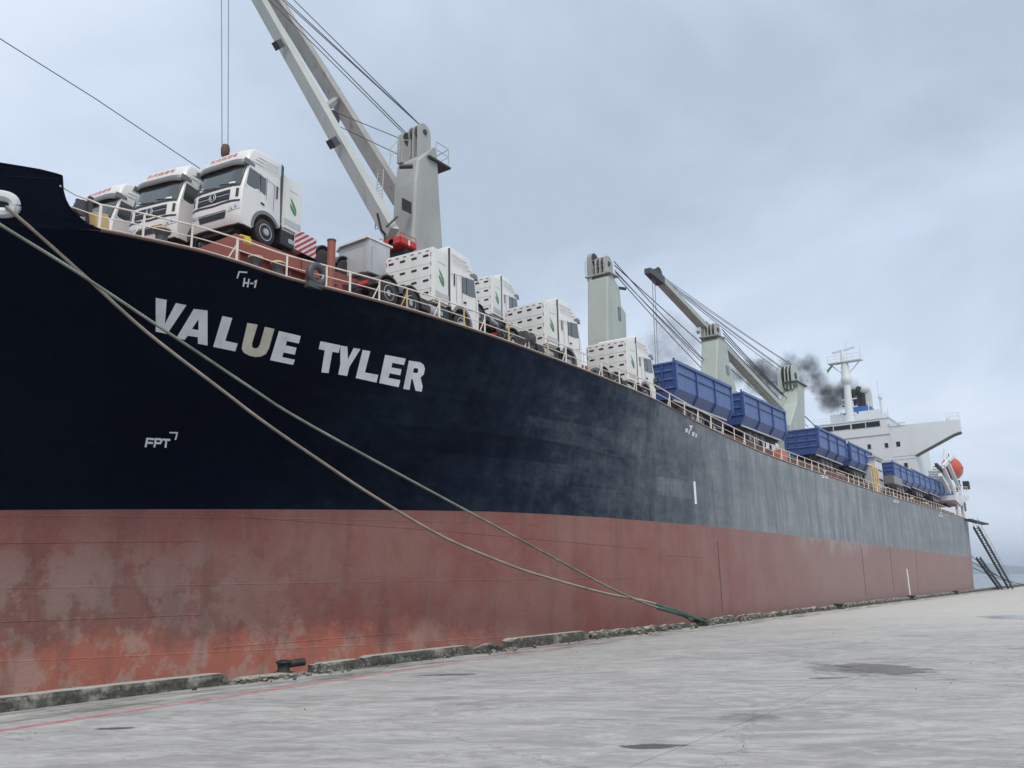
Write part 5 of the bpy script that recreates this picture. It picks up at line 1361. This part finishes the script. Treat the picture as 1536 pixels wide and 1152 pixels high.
ms(rl, 'mast_rail')
ms(MB().tube([(mt0.x - .2, MY, pt0.z), (mt0.x - .2, MY, pt0.z + 2.3)], .30, 8, True, [.55, .25]), 'radar_pedestal')
ra, rb = mp_(1248, 530), mp_(1282, 520.5)
ms(MB().beam((ra.x, MY, ra.z), (rb.x, MY, rb.z), .25, .32), 'radar_scanner')
ms(MB().tube([(mt0.x + .5, MY, pt0.z), (mt0.x + .5, MY, mp_(1269, 513).z)], .06, 5), 'aerial')
for k, zq in enumerate((-3.2, -4.6, -6.0)):
    ms(MB().box((mt0.x + .1, MY, mt0.z + zq), (2.4, .5, .12)), 'mast_arm')
    for sx in (-1, 1): ms(MB().lathe([(0, -.2), (.18, -.15), (.18, .15), (0, .2)], (mt0.x + .1 + sx * 1.1, MY, mt0.z + zq + .3), 'z', 8), 'navigation_lamp', 'fitting_grey')
fg = mp_(1240, 555)                                # a small signal flag on its halyard
ms(MB().grid(lambda u, v: (fg.x + 1.1 * u + .2 * math.sin(v * 3), MY - .5 + .12 * math.sin(u * 5), fg.z - .9 + 1.1 * u + .7 * v * (1 - .4 * u)), 6, 4), 'signal_flag', 'leaf_green')
# satellite domes and vents on the wheelhouse top
for px, py, r_, hgt in ((1320.5, 596, .40, 3.6), (1302, 604, .18, 2.2), (1262, 620, .25, 1.0)):
    c = at_y(px, py, HY + 3)
    d_ = dh(MB().lathe([(0, -r_), (r_ * .8, -r_ * .6), (r_, 0), (r_ * .7, r_ * .75), (0, r_)], c, 'z', 12), 'satellite_dome', 'house_white', True)
    dh(MB().tube([Vector((c.x, c.y, c.z - r_)), Vector((c.x, c.y, wt.z + .1))], .16 if r_ > .3 else .08, 6), 'dome_post', 'house_white')
for px, t_ in ((1315, 570), (1321, 590), (1331, 612)):
    c = at_y(px, t_, HY + 4); dh(MB().tube([c, Vector((c.x, c.y, wt.z))], .03, 4), 'aerial', 'house_grey')
# funnel
FY = 158.0
def fpp(px, py): return at_y(px, py, FY)
f0, f1 = fpp(1276, 620), fpp(1304, 607)
fun = spart(MB().box(((f0.x + f1.x) / 2, FY + 2.2, (f1.z + 20) / 2), (f1.x - f0.x, 4.4, f1.z - 20)), 'funnel', 'funnel_blue', False, .25)
spart(MB().box(((f0.x + f1.x) / 2 - .5, FY + 1, (fpp(1290, 621).z + 18) / 2), (f1.x - f0.x + 5, 7, fpp(1290, 621).z - 18)), 'funnel_casing', 'house_white')
for px, py, r_ in ((1283, 590, .85), (1290, 586, .9), (1297, 584, .75)):
    c = fpp(px, py); z0_ = f1.z
    MB().tube([Vector((c.x, FY + 1.6, z0_ - .2)), Vector((c.x, FY + 1.6, c.z - .5)), Vector((c.x + (.1 if px > 1295 else -.3), FY + 1.3, c.z)), Vector((c.x - .9, FY + .9, c.z + .35))], r_, 12, True).build('exhaust_pipe', 'soot_black' if px < 1295 else 'house_grey', fun, True)
# aft platform, davit stairs
pa = at_x(1432, 738, -18.2); pb = at_x(1453, 738, -18.2)
plat = spart(MB().prism([(pa.y, pa.z - 1.1), (pa.y, pa.z - .4), (pb.y, pb.z - .6), (pb.y, pb.z - 1.0), (pa.y + 5, pa.z - 1.7)], 'yz', -18.2, -22.0), 'boat_platform', 'house_white')
rl = MB()
for k in range(7):
    yy = pa.y + (pb.y - pa.y) * k / 6; zz_ = pa.z + (pb.z - pa.z) * k / 6 - .4
    rl.tube([(-18.3, yy, zz_), (-18.3, yy, zz_ + 1.2)], .04, 5)
for q in (.6, 1.2): rl.tube([(-18.3, pa.y, pa.z - .4 + q), (-18.3, pb.y, pb.z - .4 + q)], .035, 5)
rl.build('platform_rail', 'rail_cream', plat)
bx = at_x(1449.5, 728, -18.6); MB().box(bx, (.8, 1.6, 1.2)).build('equipment_box', 'soot_black', plat)
for px in (1435, 1443): 
    q = at_x(px, 755, -18.6); MB().tube([Vector((-18.6, q.y, q.z + 1.6)), Vector((-18.6, q.y, 10))], .25, 8).build('platform_post', 'house_white', plat)
MB().box(at_x(1408, 722, -20.5), (2.0, 2.6, 3.0)).build('stair_block', 'crane_green', plat)
st = MB()
for k in range(9):
    q = at_x(1403, 700 + 3.6 * k, -20.2); st.box(q, (.8, 1.1, .08))
st.build('stair_treads', 'house_white', plat)
dv = MB()
for a, b in (((1414, 700), (1432, 738)), ((1420, 690), (1440, 735)), ((1410, 712), (1424, 738)), ((1414, 700), (1430, 684))):
    dv.beam(at_x(*a, -19.0), at_x(*b, -19.0), .45, .45)
dv.build('davit_arm', 'house_white', plat)
dv = MB()
for a, b in (((1404, 697), (1420, 712)), ((1430, 716), (1440, 730)), ((1438, 722), (1436, 736))):
    dv.beam(at_x(*a, -19.3), at_x(*b, -19.3), .35, .45)
dv.build('davit_hoist', 'soot_black', plat)
MB().tube([at_x(1415, 690, -19.5), at_x(1416, 674, -19.5)], .08, 5).build('aerial', 'house_grey', plat)
# lifeboat seen end-on
lc = at_x(1427.5, 703.5, -19.4)
lb = empty('lifeboat', (lc.x, lc.y, lc.z - 1.7)); tag(lb, 'orange enclosed lifeboat hanging in the davit at the stern', 'lifeboat')
rb_ = 1.62
prof = [(0, -3.3), (.55, -3.1), (1.0, -2.5), (1.4, -1.5), (1.6, 0), (1.55, 1.4), (1.2, 2.6), (.7, 3.1), (0, 3.3)]
mb = MB().lathe([(a * rb_ / 1.6, h * .8) for a, h in prof], (0, 0, 1.7), 'y', 22)
mb.v = [(x * .92, y_, z * (1.05 if z > 1.7 else 1.0)) for x, y_, z in mb.v]
mb.build('boat_hull', 'lifeboat_orange', lb, True)
MB().torus((0, 0, 1.72), 1.55, .06, 'z', 28, 6, 1.0).build('fender_line', 'deck_edge', lb, True)
MB().box((0, -.6, 3.35), (.8, 1.4, .35)).build('canopy_hatch', 'house_white', lb, False, None, .05)
for dy in (-2.0, 2.0): MB().tube([(0, dy * .6, 3.2), (0, dy * .6, 3.9)], .07, 6).build('lifting_hook', 'sheave_dark', lb)

# ------------------------------------------------------------------ other deck cargo and gear
def wbox(px0, py0, px1, py1, X): a, b = at_x(px0, py1, X), at_x(px1, py0, X); return a, b
# pale equipment cabinet behind the first truck
r0 = at_x(554, 357, -24.2); rl0 = at_y(509, 372, r0.y); hwc = (r0.x - rl0.x) / 2
cab2 = empty('equipment_cabinet', ((r0.x + rl0.x) / 2, r0.y, HT)); tag(cab2, 'pale grey equipment cabinet with sloping white lid behind the striped panel', 'cabinet')
zt2 = r0.z - HT; cab2.scale = (hwc / 1.3, 1.0, 1.0)
MB().prism([(-1.3, .3), (-1.3, zt2 - .20), (-1.1, zt2 - .03), (1.3, zt2 + .0), (1.3, .3)], 'xz', -.05, 1.3).build('body', 'house_grey', cab2, False, None, .04)
MB().box((0, -.08, zt2 * .5), (1.9, .05, zt2 * .62)).build('door', 'house_grey', cab2, False, None, .02)
MB().box((1.33, .6, zt2 * .5), (.05, .9, zt2 * .66)).build('side_door', 'house_grey', cab2, False, None, .02)
MB().prism([(-1.36, zt2 - .22), (-1.36, zt2 - .14), (-1.1, zt2 + .03), (1.36, zt2 + .07), (1.36, zt2 - .01), (-1.05, zt2 - .04)], 'xz', -.15, 1.42).build('lid', 'cabinet_white', cab2)
MB().box((0.1, -.17, zt2 - .12), (2.0, .03, .04)).build('drip_strip', 'fitting_grey', cab2)
MB().box((0, .6, .15), (2.4, 1.2, .3)).build('base_skid', 'chassis_dark', cab2)
# red machine hood behind it
rm = at_x(597, 370, -26.2)
red = empty('red_machine', (rm.x, rm.y, HT)); tag(red, 'bright red machine hood with rails, beside the crane tower foot', 'machine')
hh = at_x(597, 364, rm.x).z - HT
MB().box((0, 0, hh - .19), (1.4, 1.2, .38)).build('hood', 'lamp_red', red, False, None, .06)
MB().box((0, .3, (hh - .4) / 2), (1.0, .7, hh - .4)).build('pedestal', 'chassis_dark', red)
MB().lathe([(.16, 0), (.16, .05), (0, .07)], (.1, -.60, hh - .18), 'y', 14).build('gauge', 'fitting_grey', red)
MB().box((.71, 0, hh - .2), (.03, .1, .26)).build('stripe', 'white_stripe', red)
rl = MB()
for xx in (-.6, .2, .7): rl.tube([(xx, -.6, hh), (xx, -.6, hh + .16), (xx, .5, hh + .16), (xx, .5, hh)], .02, 5)
rl.build('grab_rail', 'lamp_red', red)
# hydraulic roller/drum at the rail
dr = at_x(797, 512, -18.75)
drum = spart(MB().lathe([(.06, -.3), (.27, -.28), (.30, -.2), (.2, -.16), (.2, .16), (.30, .2), (.27, .28), (.06, .3)], dr + Vector((-.2, 0, .15)), 'y', 18), 'mooring_roller', 'fitting_grey', True)
MB().box(dr + Vector((-.3, 0, -.16)), (.4, .62, .3)).build('roller_base', 'fitting_grey', drum)
# rusty red deck locker beside the rail
for px, py, mat, sc in ((1170, 680, 'rail_orange', 1.0),):
    q = at_x(px, py, -18.9)
    b_ = spart(MB().box(q + Vector((0, 0, -.25)), (.6, 1.4, .8)), 'deck_locker', mat, False, .03)
q = at_x(1165.5, 669, -18.5); spart(MB().box(q, (.05, .5, .35)), 'lifebuoy_sign', 'house_white')
# white stair house between the trailers, with yellow pipes
s0, s1 = at_x(1312, 725, -20.2), at_x(1326, 692, -20.2)
sh = empty('stair_house', (-21.2, (s0.y + s1.y) / 2, 10.4)); tag(sh, 'small white stair house with flat roof between the blue trailers', 'deck house')
ww, hz_ = 2.0, s1.z - 10.4
MB().box((0, 0, hz_ / 2), (ww, 3.2, hz_)).build('wall', 'house_white', sh)
MB().box((0, 0, hz_ + .06), (ww + .4, 3.8, .14)).build('roof', 'house_grey', sh)
MB().box((0, -1.62, hz_ * .55), (1.0, .05, hz_ * .7)).build('door', 'house_grey', sh)
for zq in (.8, 1.8, 2.8): MB().box((ww / 2 + .03, 0, zq + 1.2), (.05, 2.4, .10)).build('louvre', 'fitting_grey', sh)
pp = MB()
for k, px in enumerate((1313, 1316, 1319)):
    q = at_x(px, 735, -18.6); pp.tube([Vector((q.x, q.y, 10.1)), Vector((q.x, q.y, 12.6)), Vector((q.x - .5, q.y + .2, 12.9))], .11, 8)
spart(pp, 'vent_pipe', 'rail_yellow', True)
q = at_x(1340, 722, -19.2); spart(MB().box(q, (1.0, 4.2, .9)), 'gangway_winch', 'visor_grey', False, .05)
q = at_x(1334, 741, -18.7); spart(MB().torus(q, .75, .06, 'x', 20, 6), 'hose_reel', 'fitting_grey', True)
q = at_x(1448, 769, -17.9); spart(MB().torus(q + Vector((0, .6, .9)), .65, .07, 'x', 20, 6), 'chock_ring', 'fitting_grey', True)
# coiled hoses and spare tyres showing between the wheels
for (px, py, X) in ((752, 497, -20.4), (985, 575, -19.3)):
    q = at_x(px, py, X); spart(MB().torus(q, .3, .05, 'x', 18, 6), 'hose_coil', 'sheave_dark', True)

# ------------------------------------------------------------------ accommodation ladder, second ladder and stern lines
def ladder(name, a, b, w, label, steps, rails=True):
    a, b = Vector(a), Vector(b)
    root = empty(name, b); tag(root, label, 'ladder'); off = -b
    d = b - a; side = Vector((d.y, -d.x, 0)).normalized(); nrm = Vector((0, 0, 1))
    for sg in (-1, 1):
        MB().beam(a + side * sg * w / 2, b + side * sg * w / 2, .16, .42).build('stringer', 'steel_black', root, False, off)
        if rails:
            MB().tube([a + side * sg * w / 2 + nrm * 1.35, b + side * sg * w / 2 + nrm * 1.35], .035, 5).build('handrail', 'house_grey', root, False, off)
            for k in range(9):
                p = a + d * (k / 8) + side * sg * w / 2
                MB().tube([p, p + nrm * 1.35], .03, 5).build('stanchion', 'house_grey', root, False, off)
    for k in range(steps):
        p = a + d * ((k + .5) / steps); MB().beam(p - side * w / 2, p + side * w / 2, .42, .08).build('tread', 'steel_black', root, False, off)
    return root
lt = Vector((-16.9, 141.5, 9.0)); lbm = Vector((-15.2, 157.0, .15))
ladder('gangway_ladder', lt, lbm, .62, 'long black accommodation ladder running from the stern down to the quay', 26)
ladder('mooring_ladder', (-17.3, 142.5, 4.6), (-16.1, 152.5, .15), .5, 'short thin black ladder under the long gangway at the stern', 14, False)
spart(MB().beam((-17.6, 138.5, 10.0), (-16.2, 146.5, 9.6), 1.0, .18), 'gangway_davit', 'sheave_dark')
for k, (z0_, xe, ye) in enumerate(((5.2, -15.8, 175), (4.3, -15.4, 182), (3.4, -15.4, 190))):
    r_ = MB().tube([Vector((-19.2, 150, z0_)).lerp(Vector((xe, ye, .3)), i / 8) - Vector((0, 0, .5 * 4 * (i / 8) * (1 - i / 8))) for i in range(9)], .06, 6).build('stern_line', 'wire_dark', None, True)
    tag(r_, ('upper', 'middle', 'lowest')[k] + ' of three dark mooring lines running from the stern to the far quay', 'rope', 'stern mooring lines')

# ------------------------------------------------------------------ bollards, post and mooring ropes on the quay
def bollard(x, y_, label, r=.2, h=.30, horn=True, g=None):
    root = empty('bollard', (x, y_, 0)); tag(root, label, 'bollard', g)
    MB().lathe([(r * 1.35, 0), (r * 1.35, .04), (r * .95, .06), (r * .85, h * .45), (r * .95, h * .75), (r * 1.2, h * .9), (r * 1.15, h), (r * .6, h + .03), (0, h + .035)], (0, 0, 0), 'z', 22).build('body', 'steel_black', root, True)
    if horn: MB().tube([(0, 0, h * .72), (.15, .28, h * .80), (.20, .50, h * .84)], .095, 12).build('horn', 'steel_black', root, True)
    return root
BO = Vector((-17.0, at_x(1046, 928, -17.0).y, 0))
_b0 = at_z(419, 1010, 0)
bollard(_b0.x + .15, _b0.y, 'black iron bollard with a side horn between the mossy kerb blocks', .17, .30)
bollard(BO.x + .05, BO.y + .2, 'dark mooring bollard at the kerb with the two bow ropes on it', .28, .34, False)
bollard(-16.9, at_x(1257, 900, -16.9).y, 'low dark bollard in the rubble past the rope bollard', .3, .35, False)
bollard(-16.9, at_x(1366, 888, -16.9).y, 'low dark bollard at the foot of the white quay post', .32, .4, False)
bollard(-16.9, at_x(1432, 880, -16.9).y, 'small dark bollard farthest along the quay near the stern', .3, .4, False)
wp = at_z(1364, 889, .2); wpX = -17.0; q = at_x(1364, 885, wpX)
post = empty('quay_post', (wpX, q.y, 0)); tag(post, 'thin white post standing at the quay edge against the red hull', 'post')
MB().lathe([(.075, 0), (.075, at_x(1363, 854, wpX).z), (0, at_x(1363, 854, wpX).z + .05)], (0, 0, 0), 'z', 10).build('pole', 'house_white', post, True)
MB().lathe([(.35, 0), (.35, .25), (.2, .4)], (0, 0, 0), 'z', 12).build('foot', 'steel_black', post, True)
def rope_curve(start, end, px):
    # the rope hangs in the upright plane through its two ends
    n = Vector((end.y - start.y, -(end.x - start.x), 0)).normalized(); out = []
    for x, y_ in px:
        r_ = ray(x, y_); t = (start - CAM).dot(n) / r_.dot(n); out.append(CAM + r_ * t)
    return out
def dense(pts, k=6):
    out = []
    for i in range(len(pts) - 1):
        p0, p1, p2, p3 = pts[max(0, i - 1)], pts[i], pts[i + 1], pts[min(len(pts) - 1, i + 2)]
        for j in range(k):
            t = j / k; out.append(0.5 * ((2 * p1) + (p2 - p0) * t + (2 * p0 - 5 * p1 + 4 * p2 - p3) * t * t + (3 * p1 - p0 - 3 * p2 + p3) * t ** 3))
    return out + [pts[-1]]
endp = BO + Vector((0.0, -.3, .28))
sA = on_hull(14, 312, .25); sB = at_x(-70, 292, -22.6)
eyeA = endp + Vector((.1, -2.2, .55))
ptsA = [sA] + rope_curve(sA, endp, [(60, 354), (138, 424), (221, 499), (330, 583), (400, 636), (480, 691), (560, 744), (660, 803), (740, 838), (800, 860), (900, 888), (960, 900), (990, 908)])
ptsB = [sB] + rope_curve(sB, endp + Vector((.15, 0, 0)), [(0, 337), (115, 408), (253, 499.5), (375, 581), (440, 623), (560, 690), (700, 766), (800, 820), (900, 874), (960, 902), (992, 913)])
ra_ = MB().tube(dense(ptsA), .052, 10).build('mooring_rope', 'rope_tan', None, True)
tag(ra_, 'tan mooring rope from the white bow fairlead, the lower of two across the hull', 'rope', 'bow mooring ropes')
rb2 = MB().tube(dense(ptsB), .043, 10).build('mooring_rope', 'rope_green', None, True)
tag(rb2, 'greenish mooring rope crossing the painted letters, the upper of two on the hull', 'rope', 'bow mooring ropes')
for src, rp in ((ptsA, ra_), (ptsB, rb2)):        # spliced eyes round the bollard
    e0 = src[-1]; c_b = Vector((BO.x + .05, BO.y + .2, .24))
    loop = [e0, e0.lerp(c_b, .5) + Vector((.05, 0, .03)), c_b + Vector((.34, -.2, -.02)), c_b + Vector((.36, .2, -.04)), c_b + Vector((0, .42, -.04)), c_b + Vector((-.36, .1, -.02)), c_b + Vector((-.3, -.3, 0)), e0.lerp(c_b, .5) + Vector((-.05, 0, .02)), e0]
    MB().tube(dense(loop, 5), .05, 8).build('spliced_eye', 'rope_eye', rp, True)
    MB().tube([e0 + (ptsA[-2] - ptsA[-1]).normalized() * .3, e0 + (c_b - e0) * .55], .07, 10, True, [.075, .065]).build('splice', 'rope_eye', rp, True)
# grass tufts by the first bollard
tg = MB()
for k in range(46):
    a = random.uniform(0, 6.28); rr_ = random.uniform(.05, .32); bx_, by_ = _b0.x + .2 + rr_ * math.cos(a), _b0.y + rr_ * math.sin(a); hgt = random.uniform(.04, .11); t_ = random.uniform(-.06, .06)
    tg.add([(bx_ - .008, by_, 0), (bx_ + .008, by_, 0), (bx_ + t_, by_ + t_ * .7, hgt)], [(0, 1, 2)])
m, t, b = new_mat('grass_blade'); b.inputs['Base Color'].default_value = (.10, .13, .03, 1); b.inputs['Roughness'].default_value = .8
tag(tg.build('grass', 'grass_blade', None, False, None, 0, False), 'tuft of short grass at the foot of the horned bollard', 'grass', kind='stuff')

# ------------------------------------------------------------------ exhaust smoke
def smoke():
    Yc = 160.0
    blobs = [(1268, 592, 2.6, 1.3), (1248, 596, 2.7, 1.5), (1234, 584, 2.0, 1.0), (1222, 566, 2.2, 1.1), (1212, 550, 2.2, 1.15), (1196, 552, 1.8, .9), (1184, 545, 1.9, 1.0), (1176, 556, 1.7, .8), (1202, 574, 2.0, .7),
             (1160, 572, 2.6, .9), (1140, 558, 3.0, .95), (1120, 558, 2.6, .75), (1158, 590, 2.4, .6), (1132, 574, 2.4, .6), (1100, 560, 3.0, .32), (1075, 560, 3.5, .16), (1030, 515, 4.5, .09), (1005, 495, 4.5, .10), (990, 525, 5.0, .10), (1020, 545, 4.5, .10), (1045, 500, 4.0, .06)]
    cs_ = [(at_y(x, y_, Yc), r_, w) for x, y_, r_, w in blobs]
    x0 = min(c.x - r_ * 1.8 for c, r_, w in cs_); x1 = max(c.x + r_ * 1.8 for c, r_, w in cs_)
    z0 = min(c.z - r_ * 1.8 for c, r_, w in cs_); z1 = max(c.z + r_ * 1.8 for c, r_, w in cs_)
    m = bpy.data.materials.new('smoke_volume'); m.use_nodes = True; t = m.node_tree; t.nodes.clear()
    out = N(t, 'ShaderNodeOutputMaterial'); tcn = N(t, 'ShaderNodeTexCoord')
    nz = N(t, 'ShaderNodeTexNoise'); nz.inputs['Scale'].default_value = .6; nz.inputs['Detail'].default_value = 7; nz.inputs['Roughness'].default_value = .68
    LK(t, tcn.outputs['Object'], nz.inputs['Vector'])
    # wobble the sampling point so the puffs are ragged
    sub = N(t, 'ShaderNodeVectorMath', operation='SUBTRACT'); LK(t, nz.outputs['Color'], sub.inputs[0]); sub.inputs[1].default_value = (.5, .5, .5)
    scl = N(t, 'ShaderNodeVectorMath', operation='SCALE'); LK(t, sub.outputs[0], scl.inputs[0]); scl.inputs['Scale'].default_value = 6.0
    pos = N(t, 'ShaderNodeVectorMath', operation='ADD'); LK(t, tcn.outputs['Object'], pos.inputs[0]); LK(t, scl.outputs[0], pos.inputs[1])
    acc = None
    for c, r_, w in cs_:
        dn = N(t, 'ShaderNodeVectorMath', operation='DISTANCE'); LK(t, pos.outputs[0], dn.inputs[0]); dn.inputs[1].default_value = c
        mr = N(t, 'ShaderNodeMapRange', interpolation_type='SMOOTHSTEP'); LK(t, dn.outputs['Value'], mr.inputs[0]); mr.inputs[1].default_value = r_ * 1.25; mr.inputs[2].default_value = r_ * .25; mr.inputs[3].default_value = 0; mr.inputs[4].default_value = w
        if acc is None: acc = mr.outputs[0]
        else:
            ad = N(t, 'ShaderNodeMath', operation='MAXIMUM'); LK(t, acc, ad.inputs[0]); LK(t, mr.outputs[0], ad.inputs[1]); acc = ad.outputs[0]
    nmr = N(t, 'ShaderNodeMapRange'); LK(t, nz.outputs['Fac'], nmr.inputs[0]); nmr.inputs[1].default_value = .36; nmr.inputs[2].default_value = .62; nmr.inputs[3].default_value = .18; nmr.inputs[4].default_value = 1.25
    mu = N(t, 'ShaderNodeMath', operation='MULTIPLY'); LK(t, acc, mu.inputs[0]); LK(t, nmr.outputs[0], mu.inputs[1])
    pv = N(t, 'ShaderNodeVolumePrincipled'); pv.inputs['Color'].default_value = (.14, .14, .15, 1); LK(t, mu.outputs[0], pv.inputs['Density']); pv.inputs['Anisotropy'].default_value = 0.0
    LK(t, pv.outputs[0], out.inputs['Volume'])
    MATS['smoke_volume'] = m
    o = MB().box(((x0 + x1) / 2, Yc, (z0 + z1) / 2), (x1 - x0, 7.5, z1 - z0)).build('smoke', 'smoke_volume')
    tag(o, 'black exhaust smoke drifting forward from the funnel', 'smoke', kind='stuff')
smoke()
# ------------------------------------------------------------------ haze over the harbour
def haze():
    m = bpy.data.materials.new('haze_volume'); m.use_nodes = True; t = m.node_tree; t.nodes.clear()
    out = N(t, 'ShaderNodeOutputMaterial'); pv = N(t, 'ShaderNodeVolumePrincipled')
    pv.inputs['Color'].default_value = (.78, .88, 1.0, 1); pv.inputs['Density'].default_value = 2.6e-4
    LK(t, pv.outputs[0], out.inputs['Volume']); MATS['haze_volume'] = m
    o = MB().box((-1500, 4050, 60), (15200, 10000, 140)).build('haze', 'haze_volume'); tag(o, 'pale bluish harbour haze', 'haze', kind='stuff')
haze()
